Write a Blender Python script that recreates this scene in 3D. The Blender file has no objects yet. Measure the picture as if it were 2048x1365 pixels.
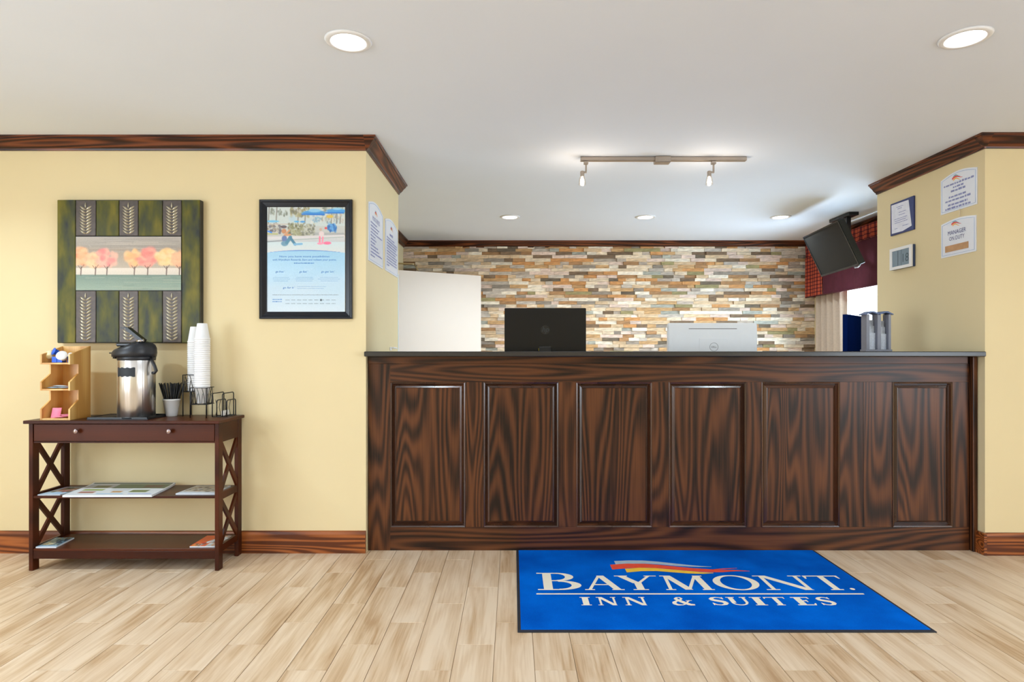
import bpy, bmesh, math, random
import numpy as np
from mathutils import Vector, Matrix

random.seed(7)
rng = np.random.default_rng(7)
SC = bpy.context.scene
COL = SC.collection
H = 1.1735                      # eye height
F = 1260.0                      # focal length in pixels of the 2048 px frame

def lin(r, g, b):
    f = lambda c: (c/255/12.92) if c/255 <= .04045 else ((c/255+.055)/1.055)**2.4
    return (f(r), f(g), f(b), 1.0)

# ------------------------------------------------------------------ camera
cam_d = bpy.data.cameras.new('camera')
cam_d.sensor_width = 36.0
cam_d.lens = 36.0*F/2048
cam_d.shift_x = -2/2048
cam_d.shift_y = 19.5/2048
cam = bpy.data.objects.new('camera', cam_d)
COL.objects.link(cam)
cam.location = (0, 0, H)
cam.rotation_euler = (math.pi/2, 0, 0)
SC.camera = cam

# ------------------------------------------------------------------ world, light, exposure
W = bpy.data.worlds.new('world'); SC.world = W; W.use_nodes = True
W.node_tree.nodes['Background'].inputs[0].default_value = (.90, .95, 1, 1)
W.node_tree.nodes['Background'].inputs[1].default_value = 5.0
SC.view_settings.view_transform = 'Standard'
SC.view_settings.look = 'None'
SC.view_settings.gamma = 1.0
SC.view_settings.use_curve_mapping = False
SC.view_settings.exposure = 0.16
SC.cycles.use_denoising = True
SC.cycles.max_bounces = 10
SC.cycles.diffuse_bounces = 6
SC.cycles.sample_clamp_indirect = 8.0
SC.cycles.caustics_reflective = False
SC.cycles.caustics_refractive = False

DOWN_POWER = 6.2
def light(name, kind, loc, energy, color=(1, 1, 1), size=.1, size_y=None, rot=(0, 0, 0), spread=None, parent=None, wl=None):
    d = bpy.data.lights.new(name, kind)
    d.energy = energy; d.color = color
    if kind == 'AREA':
        if size_y: d.shape = 'RECTANGLE'; d.size = size; d.size_y = size_y
        else: d.shape = 'DISK'; d.size = size
        if spread: d.spread = spread
    else:
        d.shadow_soft_size = size
    o = bpy.data.objects.new(name, d); COL.objects.link(o)
    o.location = loc; o.rotation_euler = rot
    if parent: o.parent = parent; o.location = Vector(loc)-Vector(wl)
    return o
# daylight through the right entrance window, tilted up to brighten the ceiling, an added left fill, and daylight through the office window
light('entrance_daylight', 'AREA', (5.14, -1.4, 1.28), 62, (.55, .77, 1), 1.9, 3.5, (0, math.pi/2+.6, 0))
light('lobby_fill', 'AREA', (-4.54, -1.2, 1.28), 104, (.54, .765, 1), 1.9, 4.2, (0, -math.pi/2-.9, 0))  # unseen fill light, added on the left and tilted up to brighten the ceiling
light('office_daylight', 'AREA', (3.62, 5.72, 1.45), 95, (.74, .88, 1), 1.0, 1.3, (0, math.pi/2+.1, 0))

# ------------------------------------------------------------------ materials
MATS = {}
def new_mat(name):
    m = bpy.data.materials.new(name); m.use_nodes = True
    nt = m.node_tree
    return m, nt, nt.nodes['Principled BSDF'], nt.nodes.new, nt.links.new
def setp(b, **k):
    for key, v in k.items():
        b.inputs[key.replace('_', ' ')].default_value = v
def plain(name, rgb, rough=.5, metal=0, var=.06, scale=30, bump=0, coat=0, spec=.5, emit=0):
    """a plain surface with faint procedural mottling"""
    if name in MATS: return MATS[name]
    m, nt, b, N, L = new_mat(name)
    c = lin(*rgb)
    tc = N('ShaderNodeTexCoord'); nz = N('ShaderNodeTexNoise')
    nz.inputs['Scale'].default_value = scale; nz.inputs['Detail'].default_value = 4
    L(tc.outputs['Object'], nz.inputs['Vector'])
    rp = N('ShaderNodeValToRGB')
    rp.color_ramp.elements[0].position = .3; rp.color_ramp.elements[1].position = .7
    rp.color_ramp.elements[0].color = tuple(x*(1-var) for x in c[:3])+(1,)
    rp.color_ramp.elements[1].color = tuple(min(1, x*(1+var)) for x in c[:3])+(1,)
    L(nz.outputs['Fac'], rp.inputs['Fac']); L(rp.outputs['Color'], b.inputs['Base Color'])
    setp(b, Roughness=rough, Metallic=metal, Coat_Weight=coat, Specular_IOR_Level=spec)
    if coat: setp(b, Coat_Roughness=.05)
    if bump:
        bp = N('ShaderNodeBump'); bp.inputs['Strength'].default_value = bump; bp.inputs['Distance'].default_value = .004
        L(nz.outputs['Fac'], bp.inputs['Height']); L(bp.outputs['Normal'], b.inputs['Normal'])
    if emit:
        b.inputs['Emission Color'].default_value = c; b.inputs['Emission Strength'].default_value = emit
    MATS[name] = m
    return m
def wood(name, dark, mid, lit, axis='Z', rings=9, scale=3.2, stretch=.16, rough=.35, coat=.2, fine=.35, gap=(.30, .55, .8), spec=.5, low=.5):
    """oak-like grain: contour bands of stretched noise (cathedral figure) and fine pores along one axis"""
    m, nt, b, N, L = new_mat(name)
    tc = N('ShaderNodeTexCoord'); oi = N('ShaderNodeObjectInfo')
    mul = N('ShaderNodeMath'); mul.operation = 'MULTIPLY'; mul.inputs[1].default_value = 37.0
    L(oi.outputs['Random'], mul.inputs[0])
    add = N('ShaderNodeVectorMath'); add.operation = 'ADD'
    L(tc.outputs['Object'], add.inputs[0]); L(mul.outputs[0], add.inputs[1])
    mp = N('ShaderNodeMapping'); mp.vector_type = 'POINT'
    s = [1, 1, 1]; s['XYZ'.index(axis)] = stretch
    mp.inputs['Scale'].default_value = s
    L(add.outputs[0], mp.inputs['Vector'])
    nz = N('ShaderNodeTexNoise'); nz.inputs['Scale'].default_value = scale; nz.inputs['Detail'].default_value = 1.5
    nz.inputs['Roughness'].default_value = .4; nz.inputs['Distortion'].default_value = .15
    L(mp.outputs[0], nz.inputs['Vector'])
    k = N('ShaderNodeMath'); k.operation = 'MULTIPLY'; k.inputs[1].default_value = rings*6.283
    L(nz.outputs['Fac'], k.inputs[0])
    sn = N('ShaderNodeMath'); sn.operation = 'SINE'; L(k.outputs[0], sn.inputs[0])
    mp2 = N('ShaderNodeMapping'); s2 = [1, 1, 1]; s2['XYZ'.index(axis)] = .02
    mp2.inputs['Scale'].default_value = s2; L(add.outputs[0], mp2.inputs['Vector'])
    n2 = N('ShaderNodeTexNoise'); n2.inputs['Scale'].default_value = 170; n2.inputs['Detail'].default_value = 3
    L(mp2.outputs[0], n2.inputs['Vector'])
    n3 = N('ShaderNodeTexNoise'); n3.inputs['Scale'].default_value = 2.2; n3.inputs['Detail'].default_value = 2
    L(add.outputs[0], n3.inputs['Vector'])
    a1 = N('ShaderNodeMath'); a1.operation = 'MULTIPLY_ADD'; a1.inputs[1].default_value = .26; a1.inputs[2].default_value = .5-.5*fine
    L(sn.outputs[0], a1.inputs[0])
    a2 = N('ShaderNodeMath'); a2.operation = 'MULTIPLY_ADD'; a2.inputs[1].default_value = fine
    L(n2.outputs['Fac'], a2.inputs[0]); L(a1.outputs[0], a2.inputs[2])
    a3 = N('ShaderNodeMath'); a3.operation = 'MULTIPLY_ADD'; a3.inputs[1].default_value = low
    a3s = N('ShaderNodeMath'); a3s.operation = 'SUBTRACT'; a3s.inputs[1].default_value = low/2
    L(n3.outputs['Fac'], a3.inputs[0]); L(a2.outputs[0], a3.inputs[2]); L(a3.outputs[0], a3s.inputs[0])
    rp = N('ShaderNodeValToRGB')
    e = rp.color_ramp.elements
    e[0].position = gap[0]; e[0].color = lin(*dark); e[1].position = gap[2]; e[1].color = lin(*lit)
    x = e.new(gap[1]); x.color = lin(*mid)
    L(a3s.outputs[0], rp.inputs['Fac']); L(rp.outputs['Color'], b.inputs['Base Color'])
    setp(b, Roughness=rough, Coat_Weight=coat, Coat_Roughness=.18, Specular_IOR_Level=spec)
    bp = N('ShaderNodeBump'); bp.inputs['Strength'].default_value = .12; bp.inputs['Distance'].default_value = .001
    L(n2.outputs['Fac'], bp.inputs['Height']); L(bp.outputs['Normal'], b.inputs['Normal'])
    MATS[name] = m
    return m
def attr_mat(name, rough=.5, coat=0, noise=0, nscale=(20, 20, 20), bump=0, spec=.5):
    """base colour from the mesh's own colour attribute (print, paint, stone tint)"""
    m, nt, b, N, L = new_mat(name)
    at = N('ShaderNodeAttribute'); at.attribute_name = 'tint'
    out = at.outputs['Color']
    if noise or bump:
        tc = N('ShaderNodeTexCoord'); mp = N('ShaderNodeMapping'); mp.inputs['Scale'].default_value = nscale
        nz = N('ShaderNodeTexNoise'); nz.inputs['Scale'].default_value = 1; nz.inputs['Detail'].default_value = 5
        L(tc.outputs['Object'], mp.inputs['Vector']); L(mp.outputs[0], nz.inputs['Vector'])
        mr = N('ShaderNodeMapRange'); mr.inputs['From Min'].default_value = .3; mr.inputs['From Max'].default_value = .7
        mr.inputs['To Min'].default_value = 1-noise; mr.inputs['To Max'].default_value = 1+noise
        L(nz.outputs['Fac'], mr.inputs['Value'])
        vm = N('ShaderNodeVectorMath'); vm.operation = 'SCALE'
        L(at.outputs['Color'], vm.inputs[0]); L(mr.outputs[0], vm.inputs['Scale'])
        out = vm.outputs[0]
        if bump:
            bp = N('ShaderNodeBump'); bp.inputs['Strength'].default_value = bump; bp.inputs['Distance'].default_value = .006
            L(nz.outputs['Fac'], bp.inputs['Height']); L(bp.outputs['Normal'], b.inputs['Normal'])
    L(out, b.inputs['Base Color'])
    setp(b, Roughness=rough, Coat_Weight=coat, Coat_Roughness=.03, Specular_IOR_Level=spec)
    MATS[name] = m
    return m
def emitter(name, rgb, strength):
    m, nt, b, N, L = new_mat(name)
    b.inputs['Base Color'].default_value = (.8, .8, .8, 1)
    b.inputs['Emission Color'].default_value = lin(*rgb); b.inputs['Emission Strength'].default_value = strength
    MATS[name] = m
    return m
def glassy(name, rgb, clear=.9, rough=.02):
    m, nt, b, N, L = new_mat(name)
    tr = N('ShaderNodeBsdfTransparent'); tr.inputs[0].default_value = lin(*rgb)
    gl = N('ShaderNodeBsdfGlossy'); gl.inputs['Roughness'].default_value = rough
    mx = N('ShaderNodeMixShader'); mx.inputs[0].default_value = 1-clear
    L(tr.outputs[0], mx.inputs[1]); L(gl.outputs[0], mx.inputs[2])
    L(mx.outputs[0], nt.nodes['Material Output'].inputs['Surface'])
    MATS[name] = m
    return m

M_wall = plain('cream_wall_paint', (225, 208, 166), .75, var=.012, scale=3, spec=.25)
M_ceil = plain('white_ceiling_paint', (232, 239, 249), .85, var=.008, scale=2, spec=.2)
M_desk_v = wood('dark_oak_vertical', (27, 14, 8), (66, 36, 20), (106, 62, 33), 'Z', rough=.36, coat=.06, spec=.3, scale=4.6, rings=19, stretch=.085, gap=(.16, .42, .95), fine=.6, low=.55)
M_desk_h = wood('dark_oak_horizontal', (27, 14, 8), (66, 36, 20), (106, 62, 33), 'X', rough=.36, coat=.06, spec=.3, scale=4.6, rings=19, stretch=.085, gap=(.16, .42, .95), fine=.6, low=.55)
M_mould = wood('glossy_oak_moulding', (52, 28, 16), (66, 37, 21), (80, 46, 27), 'Z', rough=.22, coat=.4, spec=.5, scale=5, rings=2, stretch=.1, fine=.2, low=.2)
M_trim_x = wood('oak_trim_along', (48, 22, 12), (88, 44, 24), (122, 66, 36), 'X', rough=.36, coat=.12, spec=.35, scale=8, rings=14, stretch=.06)
M_trim_y = wood('oak_trim_across', (48, 22, 12), (88, 44, 24), (122, 66, 36), 'Y', rough=.36, coat=.12, spec=.35, scale=8, rings=14, stretch=.06)
M_base = wood('oak_baseboard', (88, 40, 14), (140, 76, 34), (168, 98, 50), 'X', rough=.36, coat=.12, spec=.35, scale=8, rings=14, stretch=.06)
M_top = plain('charcoal_countertop', (44, 42, 42), .28, var=.15, scale=160, coat=.1)
M_espresso = wood('espresso_table_wood', (56, 22, 9), (68, 29, 12), (80, 36, 16), 'X', rough=.34, coat=0, spec=.18, fine=.25, rings=3, stretch=.1)
M_white = plain('white_plastic', (236, 236, 236), .4, var=.01)
M_foam = plain('white_foam', (240, 241, 244), .6, var=.01, scale=200)
M_black = plain('black_plastic', (24, 26, 30), .35, var=.08)
M_blackmetal = plain('black_wire', (20, 20, 22), .4, 0, var=.1)
M_steel = plain('brushed_steel', (196, 192, 190), .24, 1, var=.03, scale=60)
def brushed():
    m, nt, b, N, L = new_mat('streaked_steel')
    tc = N('ShaderNodeTexCoord'); mp = N('ShaderNodeMapping'); mp.inputs['Scale'].default_value = (26, 26, .25); L(tc.outputs['Object'], mp.inputs['Vector'])
    nz = N('ShaderNodeTexNoise'); nz.inputs['Scale'].default_value = 1; nz.inputs['Detail'].default_value = 3; L(mp.outputs[0], nz.inputs['Vector'])
    bp = N('ShaderNodeBump'); bp.inputs['Strength'].default_value = .55; bp.inputs['Distance'].default_value = .012
    L(nz.outputs['Fac'], bp.inputs['Height']); L(bp.outputs['Normal'], b.inputs['Normal'])
    b.inputs['Base Color'].default_value = lin(222, 220, 219); setp(b, Roughness=.3, Metallic=1.0)
    MATS['streaked_steel'] = m
    return m
M_airpot = brushed()
M_chrome = plain('chrome', (205, 203, 205), .12, 1, var=.02)
M_nickel = plain('brushed_nickel', (176, 164, 152), .35, .9, var=.03)
M_print = attr_mat('printed_paper', .45)
M_poster = attr_mat('glazed_poster_print', .35, coat=1.0)
M_canvas = attr_mat('painted_canvas', .55, noise=.06, nscale=(160, 160, 160), bump=.1)
M_stone = attr_mat('ledger_stone', .8, noise=.28, nscale=(16, 40, 70), bump=.5)
M_bamboo = wood('bamboo', (196, 140, 66), (216, 166, 92), (230, 186, 116), 'Z', rough=.4, coat=.1, fine=.4, rings=3, scale=8, stretch=.06)

# ------------------------------------------------------------------ mesh building
class MB:
    def __init__(s): s.v = []; s.f = []; s.sm = []; s.xf = None
    def add(s, vs, fs, smooth=False):
        n = len(s.v)
        if s.xf is not None: vs = [s.xf(*p) for p in vs]
        s.v += [tuple(p) for p in vs]; s.f += [tuple(i+n for i in f) for f in fs]; s.sm += [smooth]*len(fs)
        return s
    def box(s, x0, x1, y0, y1, z0, z1, bev=0, seg=1):
        x0, x1 = min(x0, x1), max(x0, x1); y0, y1 = min(y0, y1), max(y0, y1); z0, z1 = min(z0, z1), max(z0, z1)
        vs = [(x0, y0, z0), (x1, y0, z0), (x1, y1, z0), (x0, y1, z0), (x0, y0, z1), (x1, y0, z1), (x1, y1, z1), (x0, y1, z1)]
        fs = [(3, 2, 1, 0), (4, 5, 6, 7), (0, 1, 5, 4), (1, 2, 6, 5), (2, 3, 7, 6), (3, 0, 4, 7)]
        if bev:
            bm = bmesh.new()
            bv = [bm.verts.new(p) for p in vs]
            for f in fs: bm.faces.new([bv[i] for i in f])
            bmesh.ops.bevel(bm, geom=bm.edges[:], offset=bev, segments=seg, affect='EDGES', profile=.5)
            bm.verts.index_update()
            vs = [tuple(v.co) for v in bm.verts]; fs = [tuple(v.index for v in f.verts) for f in bm.faces]
            bm.free()
        return s.add(vs, fs)
    def prism(s, poly, fn, t0, t1, smooth=False):
        """polygon (a,b) extruded from t0 to t1; fn(a,b,t) gives the point"""
        n = len(poly)
        vs = [fn(a, b, t0) for a, b in poly]+[fn(a, b, t1) for a, b in poly]
        fs = [tuple(range(n-1, -1, -1)), tuple(range(n, 2*n))]+[(i, (i+1) % n, n+(i+1) % n, n+i) for i in range(n)]
        return s.add(vs, fs, smooth)
    def lathe(s, prof, c, n=32, axis='Z', cap=True, smooth=True):
        """profile of (radius, height) about a vertical axis at c"""
        vs = []; fs = []
        for r, z in prof:
            for k in range(n):
                a = 2*math.pi*k/n
                p = (r*math.cos(a), r*math.sin(a), z)
                if axis == 'Y': p = (p[0], p[2], p[1])
                if axis == 'X': p = (p[2], p[0], p[1])
                vs.append((c[0]+p[0], c[1]+p[1], c[2]+p[2]))
        for j in range(len(prof)-1):
            for k in range(n):
                fs.append((j*n+k, j*n+(k+1) % n, (j+1)*n+(k+1) % n, (j+1)*n+k))
        s.add(vs, fs, smooth)
        if cap:
            m = len(prof)-1
            s.add(vs[:n], [tuple(range(n-1, -1, -1))]); s.add(vs[m*n:], [tuple(range(n))])
        return s
    def tube(s, pts, r, n=8, closed=False):
        pts = [Vector(p) for p in pts]; m = len(pts); vs = []; fs = []
        up = None
        for i, p in enumerate(pts):
            a = pts[i-1] if (i or closed) else p; b = pts[(i+1) % m] if (i < m-1 or closed) else p
            d = (b-a).normalized()
            if up is None:
                up = Vector((0, 0, 1)) if abs(d.z) < .9 else Vector((1, 0, 0))
            u = d.cross(up); u = u.normalized() if u.length > 1e-5 else d.orthogonal().normalized()
            w = u.cross(d).normalized(); up = w
            for k in range(n):
                t = 2*math.pi*k/n
                vs.append(p+u*(r*math.cos(t))+w*(r*math.sin(t)))
        for i in range(m if closed else m-1):
            j = (i+1) % m
            for k in range(n): fs.append((i*n+k, i*n+(k+1) % n, j*n+(k+1) % n, j*n+k))
        if not closed: fs += [tuple(range(n-1, -1, -1)), tuple(range((m-1)*n, m*n))]
        return s.add(vs, fs, True)
    def bar(s, p, q, w, t, wdir):
        """flat bar from p to q, w wide along wdir-perpendicular, t thick along wdir"""
        p, q, wd = Vector(p), Vector(q), Vector(wdir).normalized()
        d = (q-p).normalized(); u = d.cross(wd).normalized()
        vs = [e+u*(a*w/2)+wd*(b*t/2) for e in (p, q) for a, b in ((-1, -1), (1, -1), (1, 1), (-1, 1))]
        return s.add(vs, [(3, 2, 1, 0), (4, 5, 6, 7), (0, 1, 5, 4), (1, 2, 6, 5), (2, 3, 7, 6), (3, 0, 4, 7)])
    def grid(s, fn, nu, nv, smooth=True):
        vs = [fn(i/nu, j/nv) for j in range(nv+1) for i in range(nu+1)]
        fs = [(j*(nu+1)+i, j*(nu+1)+i+1, (j+1)*(nu+1)+i+1, (j+1)*(nu+1)+i) for j in range(nv) for i in range(nu)]
        return s.add(vs, fs, smooth)

WL = {}
def obj(name, mb, mat, parent=None, label=None, cat=None, group=None, kind=None, tint=None, flip=True):
    me = bpy.data.meshes.new(name)
    co = np.array(mb.v, dtype=float)
    lo, hi = co.min(0), co.max(0)
    c = np.array([(lo[0]+hi[0])/2, (lo[1]+hi[1])/2, lo[2]])
    me.from_pydata((co-c).tolist(), [], mb.f)
    me.polygons.foreach_set('use_smooth', mb.sm)
    me.materials.append(MATS[mat] if isinstance(mat, str) else mat)
    if tint is not None:
        a = me.color_attributes.new('tint', 'FLOAT_COLOR', 'POINT')
        t = np.asarray(tint, dtype=float)
        if t.ndim == 1: t = np.tile(t, (len(co), 1))
        a.data.foreach_set('color', t.ravel())
    me.update()
    o = bpy.data.objects.new(name, me); COL.objects.link(o)
    wl = Vector(c); WL[o.name] = wl
    if parent is not None:
        o.parent = parent; o.location = wl-WL[parent.name]
    else: o.location = wl
    tag(o, label, cat, group, kind)
    return o
def tag(o, label=None, cat=None, group=None, kind=None):
    if label: o['label'] = label
    if cat: o['category'] = cat
    if group: o['group'] = group
    if kind: o['kind'] = kind
    return o
def thing(name, loc, label, cat, group=None, kind=None):
    o = bpy.data.objects.new(name, None); COL.objects.link(o)
    o.empty_display_size = .05
    o.location = loc; WL[o.name] = Vector(loc)
    return tag(o, label, cat, group, kind)
def dup(root, loc, label=None, group=None):
    r = root.copy(); COL.objects.link(r); r.location = loc; WL[r.name] = Vector(loc)
    if label: r['label'] = label
    if group: r['group'] = group
    for ch in root.children:
        c = ch.copy(); COL.objects.link(c); c.parent = r
        for g in ch.children:
            d = g.copy(); COL.objects.link(d); d.parent = c
    return r
def box(name, mat, x0, x1, y0, y1, z0, z1, bev=0, **k):
    return obj(name, MB().box(x0, x1, y0, y1, z0, z1, bev), mat, **k)
def PX(x, d): return (x-1026)*d/F
def PZ(y, d): return H-(y-702)*d/F

# -------- flat lettering: outlines from the built-in font, and hand-made roman capitals
_TXT = {}
def text2d(s, shear=0.0, bold=0.0):
    key = (s, shear, bold)
    if key in _TXT: return _TXT[key]
    cu = bpy.data.curves.new('t', 'FONT'); cu.body = s; cu.size = 1; cu.align_x = 'CENTER'; cu.shear = shear
    cu.offset = bold; cu.resolution_u = 2
    o = bpy.data.objects.new('t', cu); COL.objects.link(o)
    dg = bpy.context.evaluated_depsgraph_get()
    ev = o.evaluated_get(dg); me = ev.to_mesh()
    r = ([(v.co.x, v.co.y) for v in me.vertices], [tuple(p.vertices) for p in me.polygons])
    ev.to_mesh_clear(); bpy.data.objects.remove(o); bpy.data.curves.remove(cu)
    _TXT[key] = r
    return r
def put_text(mb, s, fn, cx, cy, size, width=None, shear=0.0, bold=0.0):
    vs, fs = text2d(s, shear, bold)
    kx = size
    if width:
        xs = [p[0] for p in vs]; kx = width/(max(xs)-min(xs))
    mb.add([fn(cx+x*kx, cy+y*size) for x, y in vs], fs)
def greek(mb, fn, x0, x1, y, h, seed=0):
    """a line of print too small to read: a run of short ragged dashes"""
    r = random.Random(seed); x = x0
    while x < x1-.3*h:
        w = r.uniform(1.0, 3.2)*h; e = min(x1, x+w)
        hh = h*r.uniform(.75, 1.1)
        mb.add([fn(x, y), fn(e, y), fn(e, y+hh), fn(x, y+hh)], [(0, 1, 2, 3)])
        x = e+.45*h

class Pic:
    """small raster painted in code; becomes a colour-attribute grid (flat print)"""
    def __init__(s, x0, x1, y0, y1, nx, ny, base):
        s.x0, s.x1, s.y0, s.y1, s.nx, s.ny = x0, x1, y0, y1, nx, ny
        s.X, s.Y = np.meshgrid(np.linspace(x0, x1, nx+1), np.linspace(y0, y1, ny+1))
        s.a = np.zeros((ny+1, nx+1, 3)); s.a[:] = base
        s.px = (x1-x0)/nx
    def mix(s, m, c, op=1.0):
        m = np.clip(m, 0, 1)[..., None]*op; s.a = s.a*(1-m)+np.array(c, float)*m
    def rect(s, x0, x1, y0, y1, c, soft=1.0, op=1.0):
        k = s.px*soft
        m = np.clip((s.X-x0)/k+.5, 0, 1)*np.clip((x1-s.X)/k+.5, 0, 1)*np.clip((s.Y-y0)/k+.5, 0, 1)*np.clip((y1-s.Y)/k+.5, 0, 1)
        s.mix(m, c, op)
    def ell(s, cx, cy, rx, ry, c, soft=.25, op=1.0):
        d = np.sqrt(((s.X-cx)/rx)**2+((s.Y-cy)/ry)**2); s.mix((1-d)/soft+.5, c, op)
    def line(s, x0, y0, x1, y1, w, c, op=1.0):
        dx, dy = x1-x0, y1-y0; L = max(dx*dx+dy*dy, 1e-9)
        t = np.clip(((s.X-x0)*dx+(s.Y-y0)*dy)/L, 0, 1)
        d = np.hypot(s.X-x0-t*dx, s.Y-y0-t*dy); s.mix((w/2-d)/s.px+.5, c, op)
    def vgrad(s, y0, y1, c0, c1):
        t = np.clip((s.Y-y0)/(y1-y0), 0, 1)[..., None]; m = ((s.Y >= y0) & (s.Y <= y1))[..., None]
        s.a = np.where(m, np.array(c0, float)*(1-t)+np.array(c1, float)*t, s.a)
    def speckle(s, x0, x1, y0, y1, cols, n, r0, r1, op=.8, asp=1.0):
        for i in range(n):
            r = random.uniform(r0, r1)
            s.ell(random.uniform(x0, x1), random.uniform(y0, y1), r, r*asp, random.choice(cols), .6, op)
    def noise(s, amt):
        s.a += rng.normal(0, amt, s.a.shape[:2])[..., None]
    def tint(s):
        c = np.clip(s.a/255, 0, 1); l = np.where(c <= .04045, c/12.92, ((c+.055)/1.055)**2.4)
        return np.concatenate([l.reshape(-1, 3), np.ones((l.shape[0]*l.shape[1], 1))], 1)
    def sheet(s, fn):
        """fn(x,y) in picture units gives the point"""
        mb = MB()
        vs = [fn(x, y) for x, y in zip(s.X.ravel().tolist(), s.Y.ravel().tolist())]
        n = s.nx+1
        fs = [(j*n+i, (j+1)*n+i, (j+1)*n+i+1, j*n+i+1) for j in range(s.ny) for i in range(s.nx)]
        mb.v = vs; mb.f = fs; mb.sm = [False]*len(fs)
        return mb

# ================================================================== THE SETTING
CEIL = 2.407
LW, RW = 3.66, 3.62               # depth of the wall planes left and right of the counter
LX, RX = -.854, 2.712             # the returns beside the counter
RET = 4.69                        # where the returns end
BW = 7.10                         # stone wall
SL, SR = -1.234, 3.39             # side walls of the office behind the counter

M_grout = plain('tile_grout', (188, 162, 132), .8, var=.05)
floor = box('floor', M_grout, -4.7, 5.3, -4.2, 7.3, -.12, -.004, kind='structure')

# wood-look floor tiles, 6 x 24 inches, laid lengthwise with a one-third stagger
def tile_material():
    m, nt, b, N, L = new_mat('wood_look_tile')
    tc = N('ShaderNodeTexCoord'); oi = N('ShaderNodeObjectInfo')
    mul = N('ShaderNodeMath'); mul.operation = 'MULTIPLY'; mul.inputs[1].default_value = 53.0
    L(oi.outputs['Random'], mul.inputs[0])
    add = N('ShaderNodeVectorMath'); add.operation = 'ADD'; L(tc.outputs['Object'], add.inputs[0]); L(mul.outputs[0], add.inputs[1])
    mp = N('ShaderNodeMapping'); mp.inputs['Scale'].default_value = (1, .12, 1); L(add.outputs[0], mp.inputs['Vector'])
    n1 = N('ShaderNodeTexNoise'); n1.inputs['Scale'].default_value = 16; n1.inputs['Detail'].default_value = 4; n1.inputs['Distortion'].default_value = .6
    L(mp.outputs[0], n1.inputs['Vector'])
    mp2 = N('ShaderNodeMapping'); mp2.inputs['Scale'].default_value = (1, .03, 1); L(add.outputs[0], mp2.inputs['Vector'])
    n2 = N('ShaderNodeTexNoise'); n2.inputs['Scale'].default_value = 110; n2.inputs['Detail'].default_value = 3
    L(mp2.outputs[0], n2.inputs['Vector'])
    ma = N('ShaderNodeMath'); ma.operation = 'MULTIPLY_ADD'; ma.inputs[1].default_value = .45
    L(n2.outputs['Fac'], ma.inputs[0]); L(n1.outputs['Fac'], ma.inputs[2])
    mb_ = N('ShaderNodeMath'); mb_.operation = 'MULTIPLY_ADD'; mb_.inputs[1].default_value = .16
    L(oi.outputs['Random'], mb_.inputs[0]); L(ma.outputs[0], mb_.inputs[2])
    rp = N('ShaderNodeValToRGB'); e = rp.color_ramp.elements
    e[0].position = .56; e[0].color = lin(182, 148, 112); e[1].position = .98; e[1].color = lin(226, 204, 178)
    x = e.new(.74); x.color = lin(208, 180, 148)
    L(mb_.outputs[0], rp.inputs['Fac']); L(rp.outputs['Color'], b.inputs['Base Color'])
    setp(b, Roughness=.42, Specular_IOR_Level=.4)
    MATS['wood_look_tile'] = m
    return m
M_tile = tile_material()
TW, TL = .1525, .6105
def tile_mesh(w, l):
    return MB().box(-w/2, w/2, -l/2, l/2, -.0035, 0, .0008)
tile_cache = {}
for k in range(-24, 26):
    x0 = .080+k*TW
    y = 2.312+((k+3) % 3)*TL/3
    while y > 1.30: y -= TL
    while y < 3.72:
        a, b_ = max(y, 1.30), min(y+TL, 3.74)
        if b_-a > .02:
            key = round(b_-a, 4)
            if key not in tile_cache:
                o = obj('floor_tile', tile_mesh(TW-.0022, b_-a-.0022), M_tile, parent=floor)
                o.location = Vector((x0+TW/2, (a+b_)/2, -.0035))-WL[floor.name]
                tile_cache[key] = o
            else:
                o = tile_cache[key].copy(); COL.objects.link(o)
                o.location = Vector((x0+TW/2, (a+b_)/2, -.0035))-WL[floor.name]
        y += TL

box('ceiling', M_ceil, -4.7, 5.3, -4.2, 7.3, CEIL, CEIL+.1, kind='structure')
wall_left = box('wall_left', M_wall, -4.6, LX, LW, RET, 0, CEIL, kind='structure')
box('wall_right', M_wall, RX, 5.2, RW, RET, 0, CEIL, kind='structure')
wall_back = box('wall_back', plain('mortar', (120, 104, 84), .9), SL-.1, SR+.1, BW, BW+.1, 0, CEIL, kind='structure')
# office side walls; the left one has the doorway, the right one the window
wl = MB()
wl.box(SL-.12, SL, RET, 5.42, 0, CEIL); wl.box(SL-.12, SL, 6.43, BW, 0, CEIL); wl.box(SL-.12, SL, 5.42, 6.43, 2.02, CEIL)
obj('wall_office_left', wl, M_wall, kind='structure')
wr = MB(); WY0, WY1, WZ0, WZ1 = 5.0, 6.45, .92, 2.05
wr.box(SR, SR+.12, RET, WY0, 0, CEIL); wr.box(SR, SR+.12, WY1, BW, 0, CEIL)
wr.box(SR, SR+.12, WY0, WY1, 0, WZ0); wr.box(SR, SR+.12, WY0, WY1, WZ1, CEIL)
obj('wall_office_right', wr, M_wall, kind='structure')
# passage behind the doorway
pg = MB(); pg.box(-2.5, -2.4, RET, BW, 0, CEIL); pg.box(-2.4, SL-.12, BW-.1, BW, 0, CEIL)
obj('wall_passage', pg, M_wall, kind='structure')
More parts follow.
